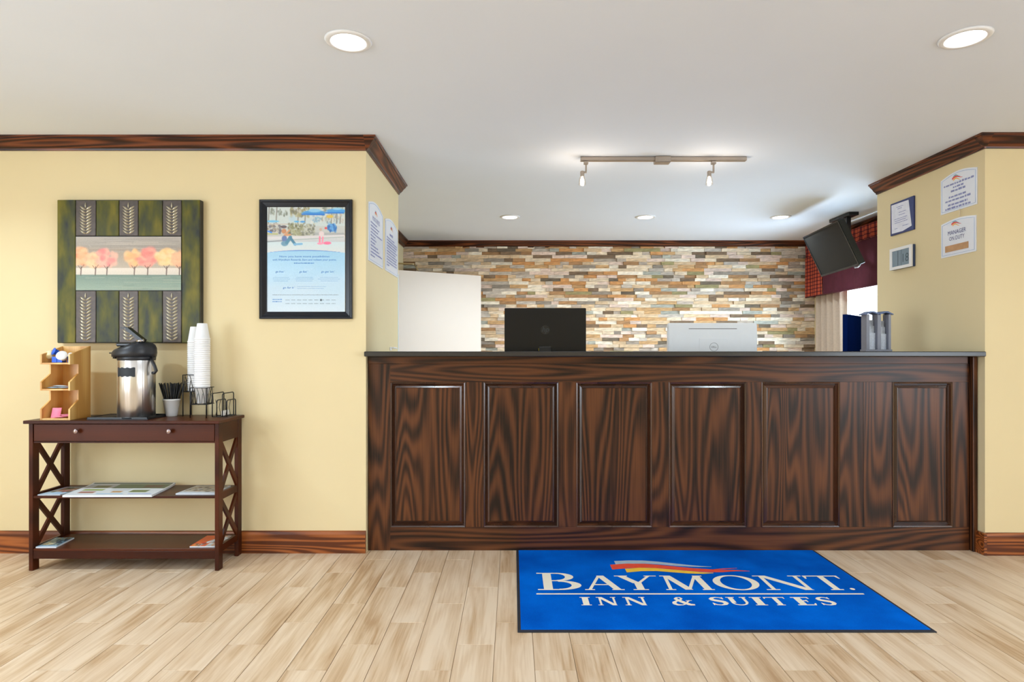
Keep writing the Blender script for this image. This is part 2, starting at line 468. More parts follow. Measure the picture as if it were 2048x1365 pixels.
# lobby walls out of the frame
wq = MB(); wq.box(-4.7, -4.6, -4.2, -3.4, 0, CEIL); wq.box(-4.7, -4.6, 1.0, LW, 0, CEIL)
wq.box(-4.7, -4.6, -3.4, 1.0, 0, .28); wq.box(-4.7, -4.6, -3.4, 1.0, 2.28, CEIL)  # opening added to go with the left fill light
obj('wall_lobby_left', wq, M_wall, kind='structure')
we = MB(); we.box(5.2, 5.3, -4.2, -3.2, 0, CEIL); we.box(5.2, 5.3, .4, RW, 0, CEIL)
we.box(5.2, 5.3, -3.2, .4, 0, .28); we.box(5.2, 5.3, -3.2, .4, 2.28, CEIL)
obj('wall_entrance', we, M_wall, kind='structure')
box('wall_lobby_front', M_wall, -4.7, 5.3, -4.3, -4.2, 0, CEIL, kind='structure')

# corner guard on the end of the left return
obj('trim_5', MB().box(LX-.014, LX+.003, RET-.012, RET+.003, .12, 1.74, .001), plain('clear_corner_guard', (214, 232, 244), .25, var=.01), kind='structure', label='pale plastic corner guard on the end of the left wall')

# -------- crown moulding and baseboards
def sweep(name, mat, path, prof, kind='structure', parent=None):
    """profile (out, z) carried along a floor-plan path with mitred corners; room side = left of travel"""
    pts = [Vector((p[0], p[1])) for p in path]; n = len(pts); m = len(prof); vs = []; fs = []
    for i, p in enumerate(pts):
        dirs = []
        if i: dirs.append((p-pts[i-1]).normalized())
        if i < n-1: dirs.append((pts[i+1]-p).normalized())
        ns = [Vector((-d.y, d.x)) for d in dirs]
        if len(ns) == 2:
            mi = (ns[0]+ns[1]).normalized(); mi = mi/mi.dot(ns[0])
        else: mi = ns[0]
        for o_, z in prof: vs.append((p.x+mi.x*o_, p.y+mi.y*o_, z))
    for i in range(n-1):
        for j in range(m):
            k = (j+1) % m
            fs.append((i*m+j, i*m+k, (i+1)*m+k, (i+1)*m+j))
    fs += [tuple(range(m)), tuple(range(n*m-1, (n-1)*m-1, -1))]
    return obj(name, MB().add(vs, fs), mat, kind=kind, parent=parent)
T0 = CEIL-.072
crown = [(.0, T0), (.010, T0), (.012, T0+.010), (.020, T0+.014), (.030, T0+.024), (.040, T0+.038), (.054, T0+.050),
         (.058, T0+.054), (.058, T0+.060), (.068, T0+.062), (.068, CEIL), (.0, CEIL)]
sweep('trim_1', M_trim_x, [(LX, LW), (-4.6, LW)], crown)
sweep('trim_2', M_trim_y, [(LX, RET), (LX, LW)], crown)
# mitre filler at the two outside corners (the two runs meet on the diagonal)
def corner(name, x, y, sx, mat):
    n = len(crown); vs = []
    for o_, z in crown: vs.append((x, y-o_, z))
    for o_, z in crown: vs.append((x+sx*o_, y-o_, z))
    for o_, z in crown: vs.append((x+sx*o_, y, z))
    fs = []
    for r in range(2):
        for j in range(n):
            k = (j+1) % n; fs.append((r*n+j, r*n+k, (r+1)*n+k, (r+1)*n+j))
    obj(name, MB().add(vs, fs), mat, kind='structure')
corner('trim_6', LX, LW, 1, M_trim_x)
sweep('trim_3', M_trim_x, [(5.2, RW), (RX, RW)], crown)
sweep('trim_4', M_trim_y, [(RX, RW), (RX, RET)], crown)
corner('trim_7', RX, RW, -1, M_trim_x)
sweep('trim_8', M_trim_y, [(SL, BW), (SL, RET)], crown)
sweep('trim_9', M_trim_x, [(SR, BW), (SL, BW)], crown)
sweep('trim_10', M_trim_y, [(SR, RET), (SR, BW)], crown)
basep = [(0, 0), (.016, 0), (.016, .110), (.010, .124), (.004, .128), (0, .128)]
sweep('baseboard_left', M_base, [(LX, LW), (-4.6, LW)], basep)
sweep('baseboard_right', M_base, [(5.2, RW), (RX, RW)], basep)
obj('baseboard_corner', MB().box(RX-.016, RX+.001, RW-.016, RW+.06, 0, .126, .002), M_base, kind='structure')

# -------- office window with frame and pane
M_winframe = plain('white_window_frame', (238, 240, 244), .4, var=.01)
wf = MB()
wf.box(SR-.012, SR+.08, WY1-.06, WY1, WZ0, WZ1); wf.box(SR-.012, SR+.08, WY0, WY0+.06, WZ0, WZ1)
wf.box(SR-.012, SR+.08, WY0, WY1, WZ0, WZ0+.06); wf.box(SR-.012, SR+.08, WY0, WY1, WZ1-.06, WZ1)
win = obj('window_1', wf, M_winframe, kind='structure', label='white framed office window blown out by daylight')
obj('pane', MB().box(SR+.03, SR+.034, WY0+.06, WY1-.06, WZ0+.06, WZ1-.06), glassy('window_glass', (244, 250, 255), .93), parent=win)

# -------- open office door with its closer arm
dh = Vector((-1.222, 6.415, 0)); de = Vector((-.3525, 6.94, 0)); dd = (de-dh); dl = dd.length; du = dd.normalized(); dn = Vector((du.y, -du.x, 0))
def dfn(a, b, t): return tuple(dh+du*a+dn*t+Vector((0, 0, b)))
dm = MB(); dm.prism([(0, .01), (dl, .01), (dl, 2.0), (0, 2.0)], dfn, -.042, 0)
door = obj('door_1', dm, plain('pale_door_paint', (240, 230, 220), .55, var=.01, scale=4), kind='structure', label='plain pale office door standing open before the stone wall')
ar = MB(); d0 = 6.70
ar.tube([(PX(790, 6.78), 6.78, PZ(527, 6.78)), (PX(829, 6.72), 6.72, PZ(529, 6.72))], .009)
ar.tube([(PX(829, 6.72), 6.72, PZ(529, 6.72)), (PX(836, 6.63), 6.63, PZ(541, 6.63))], .008)
obj('closer_arm', ar, plain('brass_arm', (208, 190, 150), .3, .8), parent=door, label='slim brass door closer arm')

# -------- ledger stone wall
pal = [(226, 208, 182)]*4+[(238, 228, 210)]*3+[(214, 188, 154)]*4+[(198, 160, 114)]*3+[(172, 132, 92)]*2+[(128, 106, 84)]*2 + \
      [(150, 140, 128)]*2+[(112, 100, 84)]+[(204, 150, 96)]*2+[(170, 172, 162)]+[(222, 200, 186)]*3+[(156, 146, 104)]+[(196, 186, 174)]*2+[(186, 172, 158)]*2
stones = []
z = 1.02; row = 0
while z < T0-.004:
    h = random.choice((.036, .0375, .0375, .039))
    if z+h > T0+.01: h = T0+.01-z
    x = SL
    while x < SR:
        w = random.choice((.09, .11, .13, .15, .17, .20, .24, .28))*random.uniform(.85, 1.15)
        if SR-(x+w) < .07: w = SR-x
        hh = h
        stones.append([x, x+w, z, z+hh, random.uniform(.010, .030), random.choice(pal)])
        x += w
    z += h; row += 1
def hidden(s):
    cx, cz = (s[0]+s[1])/2, (s[2]+s[3])/2
    px, py = 1026+cx*F/BW, 702-(cz-H)*F/BW
    return py > 700 or (px < 962 and py > 550) or (1009 < px < 1172 and py > 616) or (1336 < px < 1514 and py > 647) or px > 1625 or px < 797
order = sorted(range(len(stones)), key=lambda i: (hidden(stones[i]), -(stones[i][1]-stones[i][0])*(stones[i][3]-stones[i][2])))
single = set(order[:300])
rest = MB(); rest_t = []
def stone_mb(mb, s):
    x0, x1, z0, z1, p, c = s; g = .0007
    y = BW-p; t = [random.uniform(-.003, .003) for _ in range(4)]
    vs = [(x0+g, y+t[0], z0+g), (x1-g, y+t[1], z0+g), (x1-g, y+t[2], z1-g), (x0+g, y+t[3], z1-g),
          (x0+g, BW+.002, z0+g), (x1-g, BW+.002, z0+g), (x1-g, BW+.002, z1-g), (x0+g, BW+.002, z1-g)]
    # an extra cleft across the face
    m = random.uniform(.3, .7); xm = x0+(x1-x0)*m
    vs += [(xm, y+random.uniform(-.006, .004), z0+g), (xm+random.uniform(-.01, .01), y+random.uniform(-.006, .004), z1-g)]
    fs = [(0, 8, 9, 3), (8, 1, 2, 9), (1, 5, 6, 2), (4, 0, 3, 7), (3, 9, 2, 6, 7), (1, 8, 0, 4, 5)]
    mb.add(vs, fs)
    k = random.uniform(.88, 1.1); l = lin(*c)
    return [tuple(min(1, q*k) for q in l[:3])+(1,)]*10
for i, s in enumerate(stones):
    if i in single:
        mb = MB(); t = stone_mb(mb, s)
        obj('stone', mb, M_stone, parent=wall_back, tint=t)
    else:
        rest_t += stone_mb(rest, s)
obj('stone_veneer', rest, M_stone, parent=wall_back, tint=rest_t, kind='stuff')

# -------- recessed ceiling lights
M_lamp = emitter('lamp_disc', (255, 252, 246), 9)
M_trimring = plain('white_trim_ring', (235, 235, 235), .4, var=.01)
def downlight(x, y, label, power=DOWN_POWER, r=.066, col=(.76, .90, 1.0)):
    t = thing('ceiling_light', (x, y, CEIL-.006), label, 'ceiling light', 'recessed ceiling lights')
    obj('trim_ring', MB().lathe([(r+.002, CEIL-.001), (r, CEIL-.004), (r+.006, CEIL-.008), (r+.020, CEIL-.007), (r+.027, CEIL-.0005), (r+.01, CEIL-.0002)], (x, y, 0), 40, cap=False), M_trimring, parent=t)
    obj('lamp_disc', MB().lathe([(.001, CEIL-.0035), (r*.7, CEIL-.0033), (r, CEIL-.002)], (x, y, 0), 32, cap=False), M_lamp, parent=t)
    light('downlight', 'AREA', (x, y, CEIL-.012), power, col, r*2, spread=2.5, parent=t, wl=(x, y, CEIL-.006))
downlight(-.655, 2.507, 'large round recessed light in the lobby ceiling left of centre')
downlight(1.779, 2.479, 'large round recessed light in the lobby ceiling at the right')
for x, y in ((-3.09, 2.5), (4.21, 2.5), (-3.09, .1), (-.655, .1), (1.779, .1), (4.21, .1), (-3.09, -2.2), (-.655, -2.2), (1.779, -2.2), (4.21, -2.2)):
    downlight(x, y, 'recessed lobby light out of frame, %s row, %s' % ({2.5: 'front', .1: 'middle', -2.2: 'rear'}[y], {-3.09: 'far left', -.655: 'left of centre', 1.779: 'right of centre', 4.21: 'far right'}[x]), DOWN_POWER*(2.8 if (x, y) == (-3.09, 2.5) else 1))
downlight(PX(1020, 5.8), 5.8, 'small recessed light before the stone wall, leftmost of three', 13)
downlight(PX(1291, 5.8), 5.8, 'small recessed light before the stone wall, middle of three', 13)
downlight(PX(1561, 5.8), 5.8, 'small recessed light before the stone wall, nearest the television', 13)

# ================================================================== RECEPTION DESK
DF = 3.70                         # face of stiles and rails
dx = lambda x: PX(x, DF)
dz = lambda y: PZ(y, DF)
D_L, D_R = LX+.004, RX-.004
desk = thing('reception_desk', ((D_L+D_R)/2, DF, 0), 'dark oak reception desk front with six raised panels under a charcoal top', 'reception desk')
box('body', plain('dark_desk_core', (46, 30, 22), .6), D_L, D_R, DF+.024, DF+.10, .0, 1.139, parent=desk)
ztop, zbot = dz(764.5), dz(1055)
box('apron', M_desk_h, D_L, D_R-.04, DF-.006, DF+.024, dz(728), 1.139, .0015, parent=desk)
box('top_rail', M_desk_h, dx(780.5), D_R-.03, DF, DF+.024, ztop, dz(728)-.0005, parent=desk)
box('bottom_rail', M_desk_h, dx(780.5), D_R-.03, DF, DF+.024, .0, zbot, parent=desk)
panels = [(780.5, 931), (967, 1117), (1152, 1304), (1337.5, 1492), (1523, 1679), (1784.5, 1904.5)]
edges = [(None, 780.5)]+[(panels[i][1], panels[i+1][0]) for i in range(5)]+[(1904.5, None)]
for i, (a, b_) in enumerate(edges):
    xa = D_L if a is None else dx(a); xb = D_R-.030 if b_ is None else dx(b_)
    za, zb = (0, dz(728)-.0005) if a is None else (zbot+.0003, ztop-.0003)
    if i == 5:     # wide stile of two boards with a joint
        xm = dx(1727)
        box('stile', M_desk_v, xa, xm-.0006, DF, DF+.024, za, zb, .0006, parent=desk)
        box('stile', M_desk_v, xm+.0006, xb, DF, DF+.024, za, zb, .0006, parent=desk)
    else:
        box('stile', M_desk_v, xa, xb, DF, DF+.024, za, zb, .0006, parent=desk)
box('end_post', M_desk_v, D_R-.026, D_R, DF-.030, DF+.024, 0, 1.139, .003, parent=desk)
def ring(mb, x0, x1, z0, z1, steps):
    """nested rectangular outlines: steps of (inset, depth)"""
    loops = []
    for ins, d in steps:
        loops.append([(x0+ins, DF+d, z0+ins), (x1-ins, DF+d, z0+ins), (x1-ins, DF+d, z1-ins), (x0+ins, DF+d, z1-ins)])
    vs = [p for l in loops for p in l]; fs = []
    for k in range(len(loops)-1):
        for j in range(4):
            fs.append((4*k+j, 4*k+(j+1) % 4, 4*k+4+(j+1) % 4, 4*k+4+j))
    mb.add(vs, fs)
    return loops[-1]
for (a, b_) in panels:
    x0, x1 = dx(a), dx(b_)
    pm = MB(); pm.add([(x0+.0362, DF+.0045, zbot+.0362), (x1-.0362, DF+.0045, zbot+.0362), (x1-.0362, DF+.0045, ztop-.0362), (x0+.0362, DF+.0045, ztop-.0362)], [(0, 1, 2, 3)])
    p = obj('panel', pm, M_desk_v, parent=desk)
    bv_ = MB(); ring(bv_, x0, x1, zbot, ztop, [(.0165, .0150), (.0185, .0140), (.0335, .0068), (.0355, .0050), (.0362, .0045)])
    obj('bevel', bv_, M_mould, parent=p)
    mm = MB(); ring(mm, x0, x1, zbot, ztop, [(0, .006), (0, -.004), (.002, -.0055), (.009, -.0025), (.0105, .003), (.014, .011), (.0165, .0150)])
    obj('moulding', mm, M_mould, parent=p)
# staff side: lower work desk
staff = thing('staff_desk', ((D_L+D_R)/2, 4.3, 0), 'grey staff work desk hidden behind the oak reception front', 'desk')
box('work_surface', plain('grey_laminate', (150, 146, 140), .5), D_L+.01, D_R-.01, DF+.102, 4.62, .73, .76, .002, parent=staff)
for x in (D_L+.03, .9, D_R-.05):
    box('support_panel', M_desk_v, x, x+.025, DF+.102, 4.50, 0, .73, parent=staff)
box('countertop', M_top, LX+.002, RX-.006, 3.600, 4.015, 1.140, 1.1695, .004, label='long charcoal countertop running over the dark oak reception desk', cat='countertop')

# ------------------------------------------------------------------ computers behind the counter
def rrect(x0, x1, z0, z1, r, n=5):
    pts = []
    for cx, cz, a0 in ((x1-r, z0+r, -90), (x1-r, z1-r, 0), (x0+r, z1-r, 90), (x0+r, z0+r, 180)):
        for k in range(n+1):
            a = math.radians(a0+90*k/n); pts.append((cx+r*math.cos(a), cz+r*math.sin(a)))
    return pts
XZ = lambda a, b, t: (a, t, b)
M_gloss = plain('glossy_black_plastic', (8, 14, 22), .2, var=.05, spec=.35)
d = 4.12
t = thing('computer_monitor', (PX(1090, d), d+.05, .76), 'black computer monitor seen from behind with a round emblem', 'monitor')
x0, x1, z0, z1 = PX(1009, d), PX(1172, d), 1.155, PZ(616.5, d)
obj('back_cover', MB().prism(rrect(x0, x1, z0, z1, .006), XZ, d, d+.030), M_gloss, parent=t)
box('screen', M_black, x0+.006, x1-.006, d+.030, d+.034, z0+.006, z1-.006, parent=t)
box('stand_neck', M_black, PX(1090, d)-.04, PX(1090, d)+.04, d-.022, d+.0005, .775, 1.20, .004, parent=t)
box('stand_base', M_black, PX(1090, d)-.12, PX(1090, d)+.12, d-.08, d+.12, .76, .776, .004, parent=t)
lg = MB(); cx, cz = PX(1090.5, d), PZ(660, d)
lg.lathe([(.030, d-.0012), (.030, d)], (cx, 0, cz), 36, axis='Y')
em = obj('emblem', lg, plain('dark_emblem', (9, 11, 15), .3), parent=t)
lt = MB(); put_text(lt, 'hp', lambda a, b: (cx+a, d-.0018, cz-.013+b), 0, 0, .048, shear=.28)
obj('lettering', lt, plain('emblem_grey', (46, 54, 62), .3), parent=em)
obj('power_light', MB().lathe([(.0045, d-.004), (.004, d-.001)], (PX(1089, d), 0, PZ(696.5, d)), 12, axis='Y'), emitter('blue_led', (40, 90, 255), 6), parent=t)
box('sticker', plain('yellow_sticker', (220, 190, 20), .5), PX(1077, d), PX(1083, d), d-.001, d, PZ(702, d), PZ(697, d), parent=t)

d = 4.05
t = thing('all_in_one_computer', (PX(1425, d), d+.05, .76), 'white all-in-one computer seen from behind with a slot and round emblem', 'computer')
x0, x1, z0, z1 = PX(1336, d), PX(1514, d), 1.02, PZ(646.5, d)
M_silver = plain('silver_white_plastic', (226, 230, 234), .35, var=.01)
bc = MB(); bc.prism(rrect(x0, x1, z0, z1, .014), XZ, d, d+.030); bc.prism(rrect(x0+.004, x1-.004, z0+.004, z1-.004, .012), XZ, d-.006, d)
obj('back_cover', bc, M_silver, parent=t)
box('screen', M_black, x0+.004, x1-.004, d+.030, d+.036, z0+.004, z1-.004, parent=t)
M_slot = plain('grey_slot', (120, 120, 122), .5)
box('vent_slot', M_slot, PX(1377, d), PX(1473, d), d-.0068, d-.006, PZ(658.6, d), PZ(657.2, d), parent=t)
pc = MB(); pc.box(PX(1398, d), PX(1455, d), d-.0085, d-.006, 1.04, PZ(677, d), .001)
obj('mount_cover', pc, M_silver, parent=t)
sp_ = MB(); sp_.box(x0+.006, PX(1345, d), d-.0075, d-.006, 1.04, PZ(676, d), .0005)
obj('port_cover', sp_, M_silver, parent=t)
eg = MB(); cx, cz = PX(1427, d), PZ(694.5, d)
eg.tube([(cx+.0265*math.cos(a*math.pi/20), d-.009, cz+.0265*math.sin(a*math.pi/20)) for a in range(40)], .0012, 6, True)
em = obj('emblem', eg, M_slot, parent=t)
lt = MB(); put_text(lt, 'DELL', lambda a, b: (cx+a, d-.0092, cz-.0055+b), 0, 0, .017, .034, bold=.01)
obj('lettering', lt, M_slot, parent=em)
box('stand_neck', M_silver, cx-.05, cx+.05, d-.030, d-.0055, .775, 1.06, .004, parent=t)
box('stand_base', M_silver, cx-.14, cx+.14, d-.09, d+.12, .76, .776, .004, parent=t)

# angled dark blue screen at the right end of the desk
a = Vector((2.225, 4.19, 0)); b_ = Vector((2.48, 4.47, 0)); u = (b_-a).normalized(); n = Vector((u.y, -u.x, 0))
sf = lambda p, q, r: tuple(a+u*p-n*r+Vector((0, 0, q)))
wd = (b_-a).length
t = thing('touch_screen', tuple((a+b_)/2+Vector((0, 0, .76))), 'dark blue terminal screen turned sideways near the bright window', 'monitor')
obj('housing', MB().prism(rrect(0, wd, 1.10, 1.417, .008), sf, 0, .03), plain('navy_plastic', (10, 30, 84), .85, var=.05, spec=0), parent=t)
obj('stand_neck', MB().prism([(wd/2-.03, .77), (wd/2+.03, .77), (wd/2+.03, 1.15), (wd/2-.03, 1.15)], sf, .03, .05), M_black, parent=t)
obj('stand_base', MB().prism([(wd/2-.09, .76), (wd/2+.09, .76), (wd/2+.09, .775), (wd/2-.09, .775)], sf, -.05, .12), M_black, parent=t)

# house-topped brochure rack on the counter
d = 3.95
t = thing('brochure_rack', (PX(1755, d), d, 1.1695), 'grey brochure rack with two house-shaped tops standing on the counter', 'rack')
M_rack = plain('grey_rack_plastic', (120, 122, 134), .4, var=.05)
M_roof = plain('slate_blue_plastic', (64, 84, 128), .4, var=.05)
base = 1.1695
for xa, xb in ((1731, 1737), (1753, 1760), (1775, 1780)):
    box('post', M_rack, PX(xa, d), PX(xb, d), d-.012, d+.05, base, PZ(629, d), .001, parent=t)
for xa, xb in ((1727, 1757), (1755, 1784)):
    m_ = (xa+xb)/2
    poly = [(PX(xa, d), PZ(630.5, d)), (PX(m_, d), PZ(625.5, d)), (PX(xb, d), PZ(630.5, d)), (PX(xb, d), PZ(628.5, d)), (PX(m_+4, d), PZ(623.2, d)), (PX(m_-4, d), PZ(623.2, d)), (PX(xa, d), PZ(628.5, d))]
    obj('roof', MB().prism(poly, XZ, d-.016, d+.054), M_roof, parent=t)
for xa, xb, yt in ((1737.5, 1752.5, 640), (1760.5, 1774.5, 642)):
    mbk = MB()
    for k, (yy, c_) in enumerate(((yt, 0), (yt+12, .012), (yt+26, .024))):
        mbk.box(PX(xa, d)+.0005, PX(xb, d)-.0005, d+.034-c_, d+.037-c_, base+.001, PZ(yy, d))
    obj('card_pocket', mbk, plain('pale_cards', (196, 204, 216), .5, var=.14, scale=90), parent=t)
obj('base_tray', MB().box(PX(1729, d), PX(1782, d), d-.014, d+.052, base, base+.012, .001), M_rack, parent=t)

# small white lever hook on the left return, just above the counter
t = thing('wall_hook', (LX, 4.40, 1.18), 'small white lever hook on the left return just above the countertop', 'hook')
obj('plate', MB().box(LX, LX+.008, 4.36, 4.40, 1.176, 1.200, .002), M_white, parent=t)
obj('lever', MB().tube([(LX+.006, 4.38, 1.192), (LX+.022, 4.385, 1.194), (LX+.026, 4.43, 1.193), (LX+.026, 4.49, 1.190)], .0055), M_white, parent=t)

# ------------------------------------------------------------------ television under the ceiling
def Rm(a, b, c):
    return (Matrix.Rotation(a, 3, 'Z') @ Matrix.Rotation(b, 3, 'X') @ Matrix.Rotation(c, 3, 'Y'))
TR = Rm(-1.609, .43, -.023); TC = Vector((2.738, 5.45, H+.871))
tf = lambda x, z_, y: tuple(TC+TR @ Vector((x, y, z_)))
t = thing('television', tuple(TC), 'black flat television tilted down on a ceiling mount by the valance', 'television')
obj('housing', MB().prism(rrect(-.345, .345, -.201, .201, .006), tf, .002, .050), M_black, parent=t)
bz = MB()
for q in ([(-.345, -.201), (.345, -.201), (.345, -.185), (-.345, -.185)], [(-.345, .189), (.345, .189), (.345, .201), (-.345, .201)],
          [(-.345, -.185), (-.333, -.185), (-.333, .189), (-.345, .189)], [(.333, -.185), (.345, -.185), (.345, .189), (.333, .189)]):
    bz.prism(q, tf, -.004, .002)
obj('bezel', bz, M_gloss, parent=t)
obj('screen', MB().prism([(-.333, -.185), (.333, -.185), (.333, .189), (-.333, .189)], tf, -.0005, .002), plain('screen_charcoal', (34, 34, 33), .5, var=.01, spec=.15), parent=t)
obj('cable_plug', MB().tube([tf(.20, -.200, .03), tf(.22, -.213, .02), tf(.27, -.215, .02), tf(.31, -.205, .02)], .006), plain('pale_cable', (190, 196, 204), .4), parent=t)
mt = t
obj('ceiling_plate', MB().box(2.975, 3.065, 5.58, 5.93, CEIL-.030, CEIL-.0005, .003), M_blackmetal, parent=mt)
obj('pole', MB().box(2.998, 3.038, 5.66, 5.70, 2.06, CEIL-.028, .003), M_blackmetal, parent=mt)
obj('pole', MB().box(2.99, 3.03, 5.80, 5.83, 2.10, CEIL-.028, .003), M_blackmetal, parent=mt)
bk = TC+TR @ Vector((0, .052, .02))
obj('arm', MB().tube([(3.018, 5.68, 2.10), tuple((Vector((3.018, 5.68, 2.08))+bk)/2), tuple(bk)], .020), M_blackmetal, parent=mt)
obj('arm', MB().tube([(3.01, 5.815, 2.13), tuple(bk+Vector((.03, .12, 0)))], .016), M_blackmetal, parent=mt)

# ------------------------------------------------------------------ valance and curtain
def plaid():
    m, nt, b, N, L = new_mat('orange_plaid_fabric')
    tc = N('ShaderNodeTexCoord'); sx = N('ShaderNodeSeparateXYZ'); L(tc.outputs['Object'], sx.inputs[0])
    def stripes(o_, f, th):
        k = N('ShaderNodeMath'); k.operation = 'MULTIPLY'; k.inputs[1].default_value = f; L(o_, k.inputs[0])
        fr = N('ShaderNodeMath'); fr.operation = 'FRACT'; L(k.outputs[0], fr.inputs[0])
        g = N('ShaderNodeMath'); g.operation = 'LESS_THAN'; g.inputs[1].default_value = th; L(fr.outputs[0], g.inputs[0])
        return g.outputs[0]
    ad = N('ShaderNodeMath'); ad.operation = 'MULTIPLY_ADD'; ad.inputs[1].default_value = 1.0
    L(sx.outputs['X'], ad.inputs[0]); L(sx.outputs['Y'], ad.inputs[2])
    s1 = stripes(ad.outputs[0], 18, .34); s2 = stripes(sx.outputs['Z'], 26, .28)
    mx = N('ShaderNodeMath'); mx.operation = 'ADD'; L(s1, mx.inputs[0]); L(s2, mx.inputs[1])
    rp = N('ShaderNodeValToRGB'); rp.color_ramp.interpolation = 'CONSTANT'; e = rp.color_ramp.elements
    e[0].position = 0; e[0].color = lin(186, 84, 58); e[1].position = .45; e[1].color = lin(116, 44, 42)
    x = e.new(.8); x.color = lin(66, 26, 34)
    dv = N('ShaderNodeMath'); dv.operation = 'MULTIPLY'; dv.inputs[1].default_value = .5
    L(mx.outputs[0], dv.inputs[0]); L(dv.outputs[0], rp.inputs['Fac']); L(rp.outputs['Color'], b.inputs['Base Color'])
    setp(b, Roughness=.85, Specular_IOR_Level=.2); MATS['plaid'] = m
    return m
M_plaid = plaid()
VX, VY0, VY1, VZ0, VZ1 = 3.25, 4.72, 6.99, 1.765, T0-.004
t = thing('window_valance', (3.32, 5.85, VZ0), 'maroon and orange plaid box valance over the office window', 'valance')
def vfront(y0, y1, z0, z1, off=0, amp=.006, fr=30):
    def fn(i, j):
        y = y0+(y1-y0)*i; z_ = z0+(z1-z0)*j
        return (VX-off-amp*math.sin(y*fr)*(.3+.7*(1-j)), y, z_)
    return fn
cp = MB(); cp.grid(vfront(VY0, 6.62, VZ0, 2.20), 60, 6)
cp.box(VX+.004, SR-.002, VY0, VY1-.014, VZ1-.02, VZ1)
obj('centre_panel', cp, plain('maroon_fabric', (86, 38, 50), .8, var=.08, scale=25, spec=.2), parent=t)
ep = MB(); ep.grid(vfront(6.62, VY1, VZ0-.005, 2.20, .006), 14, 6); ep.box(VX, SR-.002, VY1-.012, VY1, VZ0, VZ1)
obj('end_panel', ep, M_plaid, parent=t)
tb = MB(); tb.grid(vfront(VY0, VY1, 2.20, VZ1, .012, .012, 60), 90, 5)
obj('gathered_band', tb, M_plaid, parent=t)
pp = MB().tube([(VX-.004, VY0, VZ0), (VX-.004, VY1, VZ0-.003)], .007, 6)
obj('piping', pp, plain('maroon_piping', (84, 26, 36), .7), parent=t)
cu = MB()
def cfn(i, j):
    y = 6.96-(6.96-6.30)*i
    return (3.335+.026*math.sin(i*2*math.pi*5.5)+.008*math.sin(i*31+j*2), y, .45+(VZ0+.12-.45)*j)
cu.grid(cfn, 90, 8)
cu.grid(lambda i, j: (cfn(i, j)[0]+.004, cfn(i, j)[1], cfn(i, j)[2]), 90, 8)
obj('curtain', cu, plain('taupe_curtain_fabric', (196, 178, 160), .85, var=.05, scale=60, spec=.2), label='taupe pleated curtain drawn beside the bright office window', cat='curtain')

# ------------------------------------------------------------------ track light
ty = 4.01; tz = CEIL-.026
t = thing('track_light', (PX(1327, ty), ty, CEIL), 'brushed nickel ceiling track with two small spotlights', 'track light')
obj('rail', MB().box(PX(1161, ty), PX(1492, ty), ty-.018, ty+.018, CEIL-.026, CEIL-.002, .002), M_nickel, parent=t)
obj('power_box', MB().box(PX(1309, ty), PX(1340, ty), ty-.032, ty+.032, CEIL-.040, CEIL-.001, .003), M_nickel, parent=t)
M_bulb = emitter('spot_bulb', (255, 236, 214), 26)
M_frost = glassy('clear_shade_glass', (255, 250, 244), .8, .1)
for px, hx in ((1172, 1164.5), (1427, 1418.5)):
    x = PX(px, ty); h_ = PX(hx, ty)
    s_ = obj('spot_head', MB().lathe([(.012, PZ(354, ty)), (.014, PZ(344, ty)), (.010, PZ(342.5, ty))], (h_, ty, 0), 20), M_nickel, parent=t)
    obj('bracket', MB().box(x-.014, x+.014, ty-.014, ty+.014, CEIL-.046, CEIL-.027, .002).box(x-.005, x+.005, ty-.005, ty+.005, PZ(344, ty), CEIL-.044, .001)
        .box(min(x, h_)-.004, max(x, h_)+.004, ty-.005, ty+.005, PZ(346.5, ty), PZ(343, ty), .001), M_nickel, parent=s_)
    obj('glass_shade', MB().lathe([(.015, PZ(353, ty)), (.021, PZ(361, ty)), (.024, PZ(370, ty))], (h_, ty, 0), 24, cap=False), M_frost, parent=s_)
    obj('bulb', MB().lathe([(.004, PZ(354, ty)), (.009, PZ(358, ty)), (.013, PZ(364, ty)), (.009, PZ(369, ty)), (.003, PZ(370.5, ty))], (h_, ty, 0), 20), M_bulb, parent=s_)
    light('spot_bulb_light', 'POINT', (h_, ty, PZ(374, ty)), 1.9, (1, .87, .74), .015, parent=t, wl=(PX(1327, ty), ty, CEIL))
    sl = light('spot_beam', 'SPOT', (h_, ty+.01, PZ(374, ty)), 48, (1, .84, .64), .02, rot=(math.radians(64), 0, 0), parent=t, wl=(PX(1327, ty), ty, CEIL))
    sl.data.spot_size = 1.25; sl.data.spot_blend = .9

